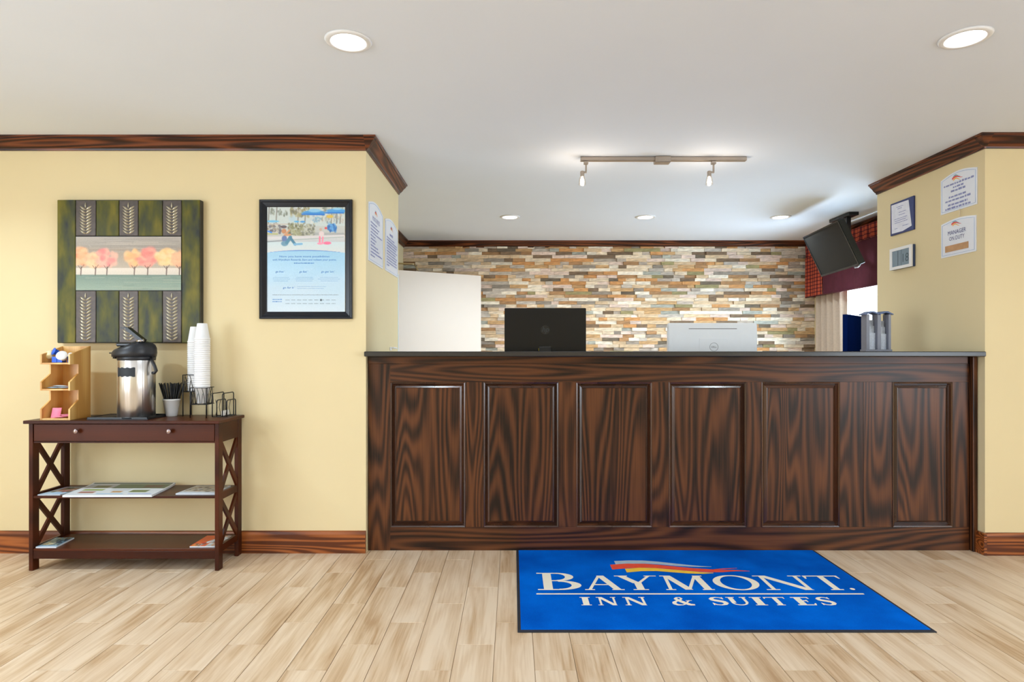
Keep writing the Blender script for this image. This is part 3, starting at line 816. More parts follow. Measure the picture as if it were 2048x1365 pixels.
# ================================================================== FLOOR MAT
MX0, MX1, MY0, MY1, MT = .019, 1.763, 2.618, 3.690, .007
def mat_pile():
    m, nt, b, N, L = new_mat('blue_mat_pile')
    tc = N('ShaderNodeTexCoord')
    n1 = N('ShaderNodeTexNoise'); n1.inputs['Scale'].default_value = 420; n1.inputs['Detail'].default_value = 2; L(tc.outputs['Object'], n1.inputs['Vector'])
    n2 = N('ShaderNodeTexNoise'); n2.inputs['Scale'].default_value = 3; n2.inputs['Detail'].default_value = 3; L(tc.outputs['Object'], n2.inputs['Vector'])
    ma = N('ShaderNodeMath'); ma.operation = 'MULTIPLY_ADD'; ma.inputs[1].default_value = .5; L(n1.outputs['Fac'], ma.inputs[0]); L(n2.outputs['Fac'], ma.inputs[2])
    rp = N('ShaderNodeValToRGB'); e = rp.color_ramp.elements
    e[0].position = .5; e[0].color = lin(0, 74, 172); e[1].position = 1.0; e[1].color = lin(0, 108, 222)
    L(ma.outputs[0], rp.inputs['Fac']); L(rp.outputs['Color'], b.inputs['Base Color'])
    bp = N('ShaderNodeBump'); bp.inputs['Strength'].default_value = .5; bp.inputs['Distance'].default_value = .003
    L(n1.outputs['Fac'], bp.inputs['Height']); L(bp.outputs['Normal'], b.inputs['Normal'])
    setp(b, Roughness=1.0, Specular_IOR_Level=.03)
    return m
mat_ = thing('floor_mat', ((MX0+MX1)/2, (MY0+MY1)/2, 0), 'blue logo entrance mat with cream lettering lying before the desk', 'mat')
obj('rubber_border', MB().box(MX0, MX1, MY0, MY1, .0006, .0045, .0012), plain('black_rubber', (34, 36, 44), .7), parent=mat_)
pile = obj('pile', MB().box(MX0+.014, MX1-.014, MY0+.020, MY1-.006, .003, MT, .0015), mat_pile(), parent=mat_)

# roman capitals built from stems, hairlines, bowls and serifs (unit height)
def q4(a, b, c, d): return [a, b, c, d]
def glyph(ch, wide=1.0, heavy=1.0):
    T, h, sf_, so = .165*heavy, .062*heavy, .052*heavy, .085
    P = []
    rect = lambda x0, x1, y0, y1: P.append([(x0, y0), (x1, y0), (x1, y1), (x0, y1)])
    def diag(x0, y0, x1, y1, w): P.append([(x0-w/2, y0), (x0+w/2, y0), (x1+w/2, y1), (x1-w/2, y1)])
    def arc(cx, cy, rx, ry, ix, iy, a0, a1, n=18, icx=None):
        icx = cx if icx is None else icx
        for k in range(n):
            a, b_ = math.radians(a0+(a1-a0)*k/n), math.radians(a0+(a1-a0)*(k+1)/n)
            P.append([(cx+rx*math.cos(a), cy+ry*math.sin(a)), (cx+rx*math.cos(b_), cy+ry*math.sin(b_)),
                      (icx+ix*math.cos(b_), cy+iy*math.sin(b_)), (icx+ix*math.cos(a), cy+iy*math.sin(a))])
    def serif(x0, x1, y): rect(x0-so, x1+so, y, y+sf_)
    def stroke(pts, ws):
        n = len(pts)
        for k in range(n-1):
            (xa, ya), (xb, yb) = pts[k], pts[k+1]
            dx_, dy_ = xb-xa, yb-ya; l = math.hypot(dx_, dy_); nx, ny = -dy_/l, dx_/l
            wa, wb = ws[k]/2, ws[k+1]/2
            e = .02/l
            P.append([(xa-dx_*e+nx*wa, ya-dy_*e+ny*wa), (xb+dx_*e+nx*wb, yb+dy_*e+ny*wb), (xb+dx_*e-nx*wb, yb+dy_*e-ny*wb), (xa-dx_*e-nx*wa, ya-dy_*e-ny*wa)])
    if ch == 'B':
        rect(.14, .14+T, 0, 1); rect(.03, .42, 0, sf_); rect(.03, .40, 1-sf_, 1); rect(.2, .44, .50, .50+h*.9)
        arc(.40, .755, .33, .245, .17, .185, -90, 90); arc(.42, .265, .42, .265, .24, .20, -90, 90); w = .86
    elif ch == 'A':
        diag(.13, 0, .47, 1, h*1.3); diag(.83, 0, .50, 1, T*1.1); rect(.26, .72, .33, .33+h); rect(.02, .26, 0, sf_); rect(.68, .98, 0, sf_); w = 1.0
    elif ch == 'Y':
        diag(.46, .46, .16, 1, T*1.1); diag(.50, .46, .82, 1, h*1.3); rect(.40, .40+T, 0, .50); serif(.40, .40+T, 0); rect(.02, .32, 1-sf_, 1); rect(.70, .98, 1-sf_, 1); w = 1.0
    elif ch == 'M':
        diag(.12, 0, .18, 1, h*1.3); diag(.55, .02, .22, 1, T*1.1); diag(.55, .02, .92, 1, h*1.3); diag(1.0, 0, .94, 1, T*1.05)
        rect(.01, .24, 0, sf_); rect(.86, 1.14, 0, sf_); rect(.05, .28, 1-sf_, 1); rect(.86, 1.09, 1-sf_, 1); w = 1.15
    elif ch == 'O':
        arc(.5, .5, .5, .52, .33, .455, 0, 360, 40); w = 1.0
    elif ch == 'N':
        rect(.12, .12+h*1.3, 0, 1); diag(.86, 0, .18, 1, T*1.1); rect(.84, .84+h*1.3, 0, 1); rect(.01, .28, 0, sf_); rect(.74, 1.02, 1-sf_, 1); rect(.0, .25, 1-sf_, 1); w = 1.03
    elif ch == 'T':
        rect(.42, .42+T, 0, 1); serif(.42, .42+T, 0); rect(.02, .98, 1-sf_*1.2, 1)
        P.append([(.02, 1), (.02, .78), (.06, .78), (.12, 1)]); P.append([(.98, 1), (.98, .78), (.94, .78), (.88, 1)]); w = 1.0
    elif ch == 'I':
        rect(.10, .10+T*1.15, 0, 1); serif(.10, .10+T*1.15, 0); serif(.10, .10+T*1.15, 1-sf_); w = .20+T
    elif ch == 'E':
        rect(.12, .12+T*1.1, 0, 1); rect(.02, .70, 0, sf_*1.3); rect(.02, .66, 1-sf_*1.3, 1); rect(.2, .52, .49, .49+h*1.2)
        P.append([(.70, 0), (.74, .24), (.69, .24), (.60, 0)]); P.append([(.66, 1), (.68, .79), (.63, .79), (.56, 1)]); rect(.48, .53, .40, .64); w = .75
    elif ch == 'U':
        rect(.10, .10+T, .3, 1); rect(.74, .74+h*1.6, .3, 1); serif(.10, .10+T, 1-sf_); rect(.64, .94, 1-sf_, 1); arc(.47, .31, .37, .32, .26, .23, 180, 360); w = .95
    elif ch == 'S':
        pts = [(.60, .80), (.52, .92), (.36, .965), (.20, .91), (.13, .77), (.18, .63), (.36, .53), (.54, .43), (.62, .27), (.55, .11), (.38, .035), (.20, .07), (.10, .22)]
        stroke(pts, [h, h, h*1.1, T*.6, T*.9, T*.95, T*1.05, T*1.05, T*.95, T*.7, h*1.1, h, h]); rect(.585, .63, .72, .98); rect(.07, .115, .02, .30); w = .72
    elif ch == '&':
        pts = [(1.0, .06), (.80, .08), (.60, .30), (.40, .58), (.30, .78), (.38, .94), (.52, .95), (.58, .82), (.50, .66), (.30, .52), (.14, .36), (.12, .18), (.24, .05), (.46, .04), (.66, .18), (.78, .44), (.88, .56)]
        stroke(pts, [h*1.6, T, T*1.1, T, T*.8, h, h, h*1.2, h*1.2, h*1.3, T*.8, T*.9, T*.7, h, h, h, h]); rect(.72, 1.0, .53, .58); w = 1.0
    elif ch == '.':
        arc(.5, .5, .5, .5, .0, .0, 0, 360, 14); w = 1
    return P
M_cream = plain('cream_pile', (240, 232, 214), .95, var=.10, scale=300, spec=.1)
LZ = MT+.0006
def letter(ch, x0, x1, y0, h, parent, heavy=1.0):
    P = glyph(ch, heavy=heavy); xs = [p[0] for q in P for p in q]; k = (x1-x0)/(max(xs)-min(xs)); o_ = min(xs)
    mb = MB()
    for n_, q in enumerate(P):
        a = sum(q[i][0]*q[(i+1) % len(q)][1]-q[(i+1) % len(q)][0]*q[i][1] for i in range(len(q)))
        if a < 0: q = q[::-1]
        mb.add([(x0+(x-o_)*k, y0+y*h, LZ+n_*1.2e-5) for x, y in q], [tuple(range(len(q)))])
    obj('letter', mb, M_cream, parent=parent)
yb = 3.068
for ch, a, b_, h_ in (('B', .122, .340, .236), ('A', .352, .545, .196), ('Y', .522, .738, .196), ('M', .748, .985, .196), ('O', 1.008, 1.232, .198),
                      ('N', 1.236, 1.487, .196), ('T', 1.494, 1.672, .196)):
    letter(ch, a, b_, yb, h_, pile)
letter('.', 1.648, 1.672, yb, .026, pile)
yb = 2.884
for ch, a, b_ in (('I', .314, .362), ('N', .391, .483), ('N', .516, .620), ('&', .735, .836), ('S', .918, .997), ('U', 1.003, 1.097), ('I', 1.114, 1.170),
                  ('T', 1.179, 1.276), ('E', 1.308, 1.398), ('S', 1.420, 1.494)):
    letter(ch, a, b_, yb, .096, pile, 1.35)
obj('underline', MB().add([(.112, 3.012, LZ), (1.682, 3.012, LZ), (1.682, 3.026, LZ), (.112, 3.026, LZ)], [(0, 1, 2, 3)]), M_cream, parent=pile)
def ribbon(name, pts, z, mat):
    """pts: (x, y_centre, width)"""
    vs = [(x, y-w/2, z) for x, y, w in pts]+[(x, y+w/2, z) for x, y, w in pts]; n = len(pts)
    obj(name, MB().add(vs, [(i, i+1, n+i+1, n+i) for i in range(n-1)]), mat, parent=pile)
M_lred, M_lyel, M_lgry = plain('mat_red', (232, 84, 62), .95, spec=.1), plain('mat_yellow', (240, 196, 72), .95, spec=.1), plain('mat_grey', (170, 190, 206), .95, spec=.1)
ribbon('brush_stroke', [(.560, 3.462, .056), (.64, 3.474, .054), (.72, 3.474, .05), (.80, 3.458, .046), (.88, 3.432, .040), (.96, 3.412, .026), (1.02, 3.402, .014), (1.07, 3.398, .004)], LZ, M_lgry)
ribbon('brush_stroke', [(.528, 3.392, .076), (.62, 3.412, .072), (.72, 3.414, .062), (.80, 3.398, .056), (.88, 3.374, .052), (.96, 3.352, .052), (1.04, 3.338, .046), (1.10, 3.332, .034), (1.18, 3.338, .018), (1.25, 3.330, .004)], LZ+.0002, M_lred)
ribbon('brush_stroke', [(1.06, 3.352, .010), (1.13, 3.366, .012), (1.20, 3.376, .004)], LZ+.0002, M_lred)
ribbon('brush_stroke', [(.598, 3.338, .056), (.68, 3.356, .052), (.76, 3.354, .046), (.84, 3.334, .044), (.92, 3.314, .040), (.99, 3.302, .026), (1.05, 3.302, .006)], LZ+.0004, M_lyel)

# ================================================================== CONSOLE TABLE
TX0, TX1, TY0, TY1, TZ = -2.580, -1.567, 3.355, 3.640, .8025
table = thing('console_table', ((TX0+TX1)/2, (TY0+TY1)/2, 0), 'espresso wood console table with crossed side braces, a drawer and two shelves', 'table')
box('table_top', M_espresso, TX0-.016, TX1+.012, TY0-.020, TY1+.010, TZ-.017, TZ, .0025, parent=table)
LT, LD = .022, .048
for x in (TX0, TX1-LT):
    for y in (TY0, TY1-LD):
        box('leg', M_espresso, x, x+LT, y, y+LD, 0, TZ-.017, .002, parent=table)
AZ = .685
for x in (TX0+.002, TX1-LT+.002): box('side_apron', M_espresso, x, x+LT-.004, TY0+LD, TY1-LD, AZ-.004, TZ-.017, parent=table)
box('back_apron', M_espresso, TX0+LT, TX1-LT, TY1-.022, TY1-.004, AZ, TZ-.017, parent=table)
dr = box('drawer', M_espresso, TX0+LT+.003, TX1-LT-.003, TY0+.004, TY0+.022, AZ+.006, TZ-.021, .0015, parent=table)
box('drawer_rail', M_espresso, TX0+LT, TX1-LT, TY0+.006, TY0+.024, AZ-.004, AZ+.004, parent=table)
M_knob = plain('silver_knob', (176, 156, 156), .22, .9)
for px in (152.5, 338.5):
    x = PX(px, 3.345); zc = PZ(863, 3.345)
    kb = MB(); kb.lathe([(.0045, 3.360), (.0045, 3.350), (.010, 3.346), (.0135, 3.340), (.012, 3.334), (.006, 3.331), (.001, 3.3305)], (x, 0, zc), 20, axis='Y')
    obj('knob', kb, M_knob, parent=dr)
S1, S2 = .3985, .117
box('shelf', M_espresso, TX0+LT, TX1-LT, TY0+.004, TY1-.006, S1-.013, S1, .0015, parent=table)
box('shelf', M_espresso, TX0+LT, TX1-LT, TY0+.004, TY1-.006, S2-.013, S2, .0015, parent=table)
box('shelf_apron', M_espresso, TX0+LT, TX1-LT, TY0+.004, TY0+.022, S2-.054, S2-.013, .001, parent=table)
for x in (TX0+.003, TX1-LT+.003):
    for z_ in (S1, S2):
        box('side_rail', M_espresso, x, x+LT-.006, TY0+LD, TY1-LD, z_-.028, z_+.010, .001, parent=table)
    for za, zb in ((S1+.010, AZ-.004), (S2+.010, S1-.028)):
        xm = x+(LT-.006)/2
        for k, (ya, yb_) in enumerate(((TY0+LD-.006, TY1-LD+.006), (TY1-LD+.006, TY0+LD-.006))):
            obj('cross_brace', MB().bar((xm+k*.0012, ya, za+.004), (xm+k*.0012, yb_, zb-.004), .027, .012, (1, 0, 0)), M_espresso, parent=table)

# -------- printed matter on the shelves
def booklet(name, quad, z0, th, pic, label, cat='magazine', curl=0):
    """quad: front-left, front-right, back-right, back-left (x, y)"""
    q = [Vector(p) for p in quad]
    def pt(u, v, z_): p = (q[0]*(1-u)+q[1]*u)*(1-v)+(q[3]*(1-u)+q[2]*u)*v; return (p.x, p.y, z_+curl*max(0, v-.7)**2*10)
    t = thing(name, ((q[0].x+q[2].x)/2, (q[0].y+q[2].y)/2, z0), label, cat)
    n = 12; vs = []; fs = []
    for zz in (z0, z0+th):
        for j in range(n+1): vs += [pt(0, j/n, zz), pt(1, j/n, zz)]
    m = 2*(n+1)
    for j in range(n):
        a = 2*j; fs += [(a+2, a+3, a+1, a), (m+a, m+a+1, m+a+3, m+a+2), (a, m+a, m+a+2, a+2), (a+1, a+3, m+a+3, m+a+1)]
    fs += [(0, 1, m+1, m), (2*n, m+2*n, m+2*n+1, 2*n+1)]
    obj('pages', MB().add(vs, fs), plain('page_edges', (226, 232, 240), .6), parent=t)
    sh = pic.sheet(lambda x, y: pt((x-pic.x0)/(pic.x1-pic.x0), 1-(y-pic.y0)/(pic.y1-pic.y0), z0+th+.0006))
    obj('cover', sh, M_print, parent=t, tint=pic.tint())
    return t
p = Pic(0, 40, 0, 30, 60, 45, (150, 190, 225))
p.rect(4, 38, 2, 20, (120, 110, 90)); p.speckle(4, 38, 2, 20, [(90, 60, 50), (180, 150, 130), (60, 80, 60), (200, 120, 110), (220, 210, 190)], 60, 1, 3); p.rect(0, 40, 22, 30, (176, 206, 232))
booklet('brochure', [(-2.545, 3.372), (-2.425, 3.374), (-2.395, 3.56), (-2.52, 3.56)], S1+.0004, .004, p, 'small blue photo brochure at the left end of the middle shelf', 'brochure')
p = Pic(0, 100, 0, 60, 120, 72, (228, 234, 240))
p.rect(2, 98, 1, 5, (70, 84, 70)); p.rect(2, 46, 7, 24, (176, 178, 184)); p.rect(36, 98, 6, 26, (104, 122, 96)); p.rect(70, 92, 10, 22, (110, 88, 76)); p.rect(12, 30, 12, 24, (118, 116, 84))
p.rect(8, 32, 30, 38, (150, 170, 96)); p.rect(10, 28, 42, 50, (170, 110, 96)); p.rect(46, 58, 40, 47, (190, 140, 80)); p.rect(66, 86, 34, 46, (116, 132, 84)); p.rect(34, 64, 52, 55, (150, 196, 232)); p.rect(70, 96, 52, 55, (160, 180, 236))
for i in range(9): p.rect(40+0*i, 62, 28+i*1.1, 28.5+i*1.1, (190, 196, 204))
booklet('newspaper', [(-2.382, 3.330), (-1.912, 3.334), (-1.940, 3.622), (-2.410, 3.622)], S1+.0004, .010, p, 'wide white illustrated newspaper overhanging the middle shelf', 'newspaper', .006)
p = Pic(0, 60, 0, 50, 70, 56, (206, 212, 218))
p.rect(3, 57, 2, 38, (176, 166, 150)); p.speckle(3, 57, 2, 38, [(200, 190, 176), (120, 104, 92), (226, 226, 226), (90, 84, 80), (180, 150, 120)], 80, 1, 4); p.rect(0, 60, 41, 50, (214, 226, 240))
booklet('brochure', [(-1.815, 3.388), (-1.605, 3.388), (-1.605, 3.585), (-1.800, 3.585)], S1+.0004, .006, p, 'pale grey photo brochure at the right end of the middle shelf', 'brochure')
p = Pic(0, 40, 0, 40, 60, 60, (120, 160, 190))
p.rect(2, 38, 1, 34, (96, 118, 120)); p.ell(12, 28, 9, 5, (200, 190, 150)); p.rect(22, 37, 2, 26, (44, 60, 80)); p.speckle(3, 37, 2, 34, [(220, 210, 180), (60, 70, 80), (170, 130, 80), (150, 200, 210)], 50, 1, 3); p.rect(0, 40, 36, 40, (160, 200, 230))
booklet('magazine', [(-2.552, 3.368), (-2.445, 3.372), (-2.462, 3.535), (-2.560, 3.535)], S2+.0004, .007, p, 'teal and blue magazine at the left end of the bottom shelf')
p = Pic(0, 40, 0, 40, 60, 60, (232, 100, 40))
p.rect(24, 40, 0, 40, (196, 200, 206)); p.line(10, 40, 34, 0, 7, (226, 230, 236)); p.speckle(0, 20, 26, 40, [(80, 60, 50), (240, 170, 90), (220, 60, 40)], 26, 1, 3); p.speckle(26, 40, 2, 38, [(90, 90, 100), (230, 230, 230), (200, 120, 60)], 30, 1, 3)
booklet('magazine', [(-1.735, 3.380), (-1.600, 3.382), (-1.595, 3.575), (-1.735, 3.575)], S2+.0004, .006, p, 'orange and white magazine at the right end of the bottom shelf')

# ================================================================== COFFEE THINGS ON THE TABLE
# -------- bamboo organiser
OX0, OX1, OY = -2.527, -2.367, 3.366
org = thing('condiment_organizer', ((OX0+OX1)/2, OY+.08, TZ), 'three-tier bamboo condiment organizer at the left end of the table', 'organizer')
side = [(0, 0), (0, .058), (.066, .103), (.066, .158), (0, .158), (0, .203), (.066, .246), (.066, .298), (0, .298), (0, .350), (.165, .398), (.165, 0)]
for x in (OX0, OX1-.009):
    obj('side_panel', MB().prism(side, lambda a, b, t_: (t_, OY+a, TZ+b), x, x+.009), M_bamboo, parent=org)
for z_ in (0, .158, .298):
    box('shelf', M_bamboo, OX0+.009, OX1-.009, OY+.001, OY+.158, TZ+z_, TZ+z_+.009, .0008, parent=org)
box('back_panel', M_bamboo, OX0+.009, OX1-.009, OY+.157, OY+.165, TZ, TZ+.396, .0008, parent=org)
def packet(name, c, w, l, th, rz, tilt, col, label, group=None, cat='packet', rough=.5):
    """a soft sealed paper packet: pillow with flat crimped ends"""
    n, m = 8, 6; R = Matrix.Rotation(rz, 3, 'Z') @ Matrix.Rotation(tilt, 3, 'X')
    vs = []; fs = []
    for s_ in (1, -1):
        for j in range(n+1):
            for i in range(m+1):
                u, v = i/m, j/n
                z_ = th/2*max(.04, (math.sin(math.pi*u)*math.sin(math.pi*min(1, max(0, (v-.06)/.88))))**.5)*s_
                vs.append(Vector(c)+R @ Vector(((u-.5)*w, (v-.5)*l, z_)))
    k = (n+1)*(m+1)
    for j in range(n):
        for i in range(m):
            a = j*(m+1)+i
            fs += [(a, a+1, a+m+2, a+m+1), (k+a, k+a+m+1, k+a+m+2, k+a+1)]
    return obj(name, MB().add(vs, fs, True), plain('packet_%d_%d_%d' % col, col, rough, var=.10, scale=120), label=label, cat=cat, group=group)
g = 'pink sweetener packets'
zb = TZ+.0095
packet('sweetener_packet', (OX0+.050, OY+.050, zb+.022), .045, .062, .010, .2, 1.2, (238, 128, 158), 'pink sweetener packet leaning upright on the lowest tier of the organizer', g)
packet('sweetener_packet', (OX0+.085, OY+.035, zb+.005), .050, .060, .008, 1.4, 0, (240, 150, 176), 'pink sweetener packet lying flat on the lowest tier of the organizer', g)
packet('sweetener_packet', (OX0+.112, OY+.045, zb+.0125), .048, .060, .008, 1.1, .12, (236, 140, 170), 'pink sweetener packet on top of another on the lowest tier', g)
g = 'pale blue packets'; zb = TZ+.1675
packet('sugar_packet', (OX0+.050, OY+.040, zb+.005), .050, .062, .008, 1.5, 0, (176, 200, 216), 'pale blue sugar packet lying left on the middle tier of the organizer', g)
packet('sugar_packet', (OX0+.098, OY+.040, zb+.005), .046, .060, .008, 1.3, 0, (188, 206, 222), 'pale blue sugar packet lying right on the middle tier of the organizer', g)
packet('sugar_packet', (OX0+.078, OY+.044, zb+.0135), .046, .064, .007, 1.7, .05, (206, 222, 232), 'whitish blue sugar packet on top of the middle tier heap', g)
zb = TZ+.3075
M_cblue = plain('blue_carton', (26, 92, 214), .45, var=.06)
for k, (xa, xb, lb) in enumerate(((.040, .066, 'bright blue tea carton standing left on the top tier'), (.068, .096, 'bright blue tea carton standing middle on the top tier'), (.124, .146, 'bright blue tea carton by the right side of the top tier'))):
    t = thing('tea_carton', (OX0+(xa+xb)/2, OY+.045, zb), lb+' of the organizer', 'carton', 'blue tea cartons')
    obj('carton', MB().box(OX0+xa, OX0+xb, OY+.030, OY+.062, zb, zb+.030, .001), M_cblue, parent=t)
    obj('flap', MB().box(OX0+xa+.001, OX0+xb-.001, OY+.031, OY+.061, zb+.030, zb+.0312), plain('pale_blue_flap', (120, 160, 232), .45), parent=t)
def creamer(c, tilt, lid, body, lb, s=1.0):
    t = thing('creamer_cup', c, lb, 'creamer cup', 'little creamer cups')
    a = MB(); R = Matrix.Rotation(tilt[1], 3, 'Z') @ Matrix.Rotation(tilt[0], 3, 'X')
    a.xf = lambda x, y, z_: tuple(Vector(c)+R @ Vector((x, y, z_))*s)
    a.lathe([(.004, 0), (.0125, 0), (.014, .002), (.0175, .022), (.021, .024), (.021, .0255)], (0, 0, 0), 20, cap=True)
    obj('cup', a, body, parent=t)
    l = MB(); l.xf = a.xf; l.lathe([(.0215, .0256), (.0215, .0262), (.001, .0264)], (0, 0, 0), 20)
    obj('foil_lid', l, lid, parent=t)
M_stripe = plain('striped_foil', (222, 180, 190), .35, .3, var=.35, scale=70)
creamer((OX0+.022, OY+.038, zb+.030), (-1.0, .5), M_stripe, plain('cream_cup', (240, 226, 176), .4), 'striped pastel creamer cup tipped at the left of the top tier', 1.1)
creamer((OX0+.056, OY+.058, zb+.052), (1.2, -.6), M_cblue, M_cblue, 'blue creamer cup lying on top of the blue cartons', .95)
creamer((OX0+.108, OY+.026, zb+.024), (1.1, .3), M_white, M_white, 'white creamer cup tipped at the front of the top tier', 1.25)
creamer((OX0+.125, OY+.062, zb+.048), (2.7, .2), M_white, M_white, 'white creamer cup upside down at the back of the top tier', 1.0)

# -------- airpot on a black tray
AX, AY = -2.076, 3.475
tr = thing('serving_tray', (-2.12, 3.47, TZ), 'flat black tray under the airpot', 'tray')
tm = MB(); tm.box(-2.292, -1.962, 3.385, 3.585, TZ, TZ+.004, .001)
tm.box(-2.292, -1.962, 3.385, 3.391, TZ+.003, TZ+.013, .001); tm.box(-2.292, -1.962, 3.579, 3.585, TZ+.003, TZ+.013, .001)
tm.box(-2.292, -2.286, 3.385, 3.585, TZ+.003, TZ+.013, .001); tm.box(-1.968, -1.962, 3.385, 3.585, TZ+.003, TZ+.013, .001)
obj('tray_body', tm, M_black, parent=tr)
obj('drip_pad', MB().box(-2.284, -2.17, 3.393, 3.577, TZ+.004, TZ+.0105, .001), plain('black_pad', (16, 18, 24), .5), parent=tr)
z0 = TZ+.0045
air = thing('airpot', (AX, AY, z0), 'stainless steel airpot with black pump lid standing on a tray', 'airpot')
zc = PZ(720.6, AY)
obj('body', MB().lathe([(.085, z0+.004), (.0925, z0+.010), (.0925, zc-.004), (.090, zc)], (AX, AY, 0), 64), M_airpot, parent=air)
obj('base_ring', MB().lathe([(.088, z0), (.094, z0+.001), (.094, z0+.008), (.090, z0+.0105)], (AX, AY, 0), 48), M_black, parent=air)
M_lid = plain('blue_black_plastic', (30, 34, 42), .38, var=.05)
obj('collar', MB().lathe([(.0905, zc-.002), (.0935, zc+.002), (.0945, zc+.020), (.090, zc+.024)], (AX, AY, 0), 48), M_lid, parent=air)
# pump head: a rounded cap that stretches to a spout on the left
hd = MB(); prof = []
zh0, zh1 = zc+.018, PZ(682, AY)
nseg = 40; rows = [(0, 1.0), (.25, 1.04), (.55, 1.02), (.75, .94), (.88, .78), (.97, .5), (1, .2)]
vs = []; fs = []
for hh, rr in rows:
    for k in range(nseg):
        a = 2*math.pi*k/nseg; ca, sa = math.cos(a), math.sin(a)
        rx = .096*rr; fw = max(0, -ca*.90-sa*.43); nose = fw**3*.022*(1-hh*.4)
        drop = fw**1.2*.036*hh*min(1, rr*1.2)
        vs.append((AX+rx*ca-nose*.90, AY+rx*sa-nose*.43, zh0+(zh1-zh0)*hh-drop))
for j in range(len(rows)-1):
    for k in range(nseg): fs.append((j*nseg+k, j*nseg+(k+1) % nseg, (j+1)*nseg+(k+1) % nseg, (j+1)*nseg+k))
fs += [tuple(range(nseg-1, -1, -1)), tuple(range((len(rows)-1)*nseg, len(rows)*nseg))]
hd.add(vs, fs, True)
head = obj('pump_head', hd, M_lid, parent=air)
obj('spout', MB().tube([(AX-.100, AY-.03, zh0+.012), (AX-.102, AY-.032, zh0-.010)], .009, 12).tube([(AX-.104, AY-.04, zh0+.020), (AX-.122, AY-.045, zh0+.021)], .0035, 8), M_black, parent=head)
obj('lever_recess', MB().box(AX-.070, AX+.012, AY-.075, AY-.02, zh1-.032, zh1-.012, .006), plain('deep_black', (8, 9, 11), .3), parent=head)
obj('pivot', MB().tube([(AX+.036, AY-.060, zh1-.004), (AX+.070, AY-.05, zh1+.002)], .008, 10), M_chrome, parent=head)
obj('lever', MB().bar((AX+.064, AY-.04, zh1-.002), (AX-.022, AY-.04, zh1+.066), .016, .040, (0, 1, 0)).bar((AX-.022, AY-.04, zh1+.068), (AX-.052, AY-.04, zh1+.070), .008, .040, (0, 1, 0)), M_black, parent=head)
obj('button', MB().lathe([(.010, AY-.0965), (.009, AY-.0985), (.002, AY-.099)], (AX-.018, 0, zh0+.020), 16, axis='Y'), M_black, parent=head)
hp = [(AX+.088, AY-.02, zc+.014), (AX+.104, AY-.03, zc-.006), (AX+.120, AY-.035, zc-.034), (AX+.128, AY-.035, zc-.058), (AX+.118, AY-.035, zc-.070), (AX+.106, AY-.033, zc-.070), (AX+.104, AY-.03, zc-.060), (AX+.112, AY-.03, zc-.05)]
obj('handle', MB().tube(hp[:6], .0085, 10), M_black, parent=air)
lab = MB(); n = 26
def lr(u, v):
    a = math.radians(231+66*u); wav = .0022*math.sin(u*math.pi*2*3.5)
    e = (abs(u-.5)*2)
    zt = PZ(752.5, AY)+(PZ(735, AY)-PZ(752.5, AY))*v+wav*(1 if v > .5 else -1)*(1 if v in (0, 1) else 0)
    return (AX+.0932*math.cos(a), AY+.0932*math.sin(a), zt)
lab.grid(lr, n, 1)
obj('name_label', lab, plain('chalkboard_label', (36, 42, 50), .6), parent=air)

# -------- foam cup holding black stir straws
def cup_profile(inv, z_, rt=.0405, rb=.026, h=.092):
    th = .0022
    p = [(.0005, 0), (rb-.001, 0), (rb, .001), (rt-.0015, h-.010), (rt+.0005, h-.009), (rt+.001, h-.003), (rt, h), (rt-th, h), (rt-th-.001, h-.006), (rb-th, .003), (.0005, .003)]
    if inv: p = [(r, h-zz) for r, zz in p][::-1]
    return [(r, z_+zz) for r, zz in p]
SX, SY = PX(343.3, 3.58), 3.58
obj('foam_cup', MB().lathe(cup_profile(False, TZ, .0455, .0285, .098), (SX, SY, 0), 36, cap=False), M_foam, label='white foam cup holding the black stir straws beside the airpot', cat='cup')
M_straw = plain('black_straw', (18, 18, 22), .4)
random.seed(11)
for k in range(56):
    a = 2.399*k; r0 = .014*math.sqrt((k+.5)/56); r1 = .066*math.sqrt((k+.5)/56)
    z1 = PZ(768, 3.58)+random.uniform(-.005, .006)
    p0 = Vector((SX+r0*math.cos(a), SY+r0*math.sin(a)*.8, TZ+.0065)); p1 = Vector((SX+r1*math.cos(a)*1.08, SY+r1*math.sin(a)*.8, z1-.012*(r1/.06)**2*0))
    obj('stir_straw', MB().tube([p0, p1], .0029, 5), M_straw, label='thin black stir straw fanned out in the foam cup', cat='straw', group='stir straws in the foam cup')

# -------- two stacks of foam cups in a stepped wire rack
CH, PITCH = .092, .0119
cupmesh = MB().lathe(cup_profile(True, 0), (0, 0, 0), 36, cap=False)
def stack(cx, cy, zb, n, which):
    first = None
    for k in range(n):
        lb = ('topmost cup of the %s foam cup stack in the wire rack' if k == n-1 else 'white foam cup nested upside down in the %s stack') % which
        if stack.proto is None:
            o = obj('foam_cup', cupmesh, M_foam, label=lb, cat='cup', group='stacked foam cups'); stack.proto = o
        else:
            o = stack.proto.copy(); COL.objects.link(o); o['label'] = lb
        o.location = (cx, cy, zb+k*PITCH)
stack.proto = None
C1 = (PX(403.6, 3.52), 3.525); C2 = (PX(389.8, 3.60), 3.605)
zfb, zbb = .880, .945
obj('foam_cup', MB().lathe(cup_profile(False, zfb), (C1[0], C1[1], 0), 36, cap=False), M_foam, label='upright foam cup sitting in the front wire basket under the taller stack', cat='cup', group='stacked foam cups')
ztop1 = PZ(648, 3.525); n1 = int(round((ztop1-CH-(zfb+CH+.0008))/PITCH))+1
stack(C1[0], C1[1], zfb+CH+.0008, n1, 'taller front')
ztop2 = PZ(654.7, 3.605); n2 = int(round((ztop2-CH-zbb)/PITCH))+1
stack(C2[0], C2[1], zbb, n2, 'shorter rear')
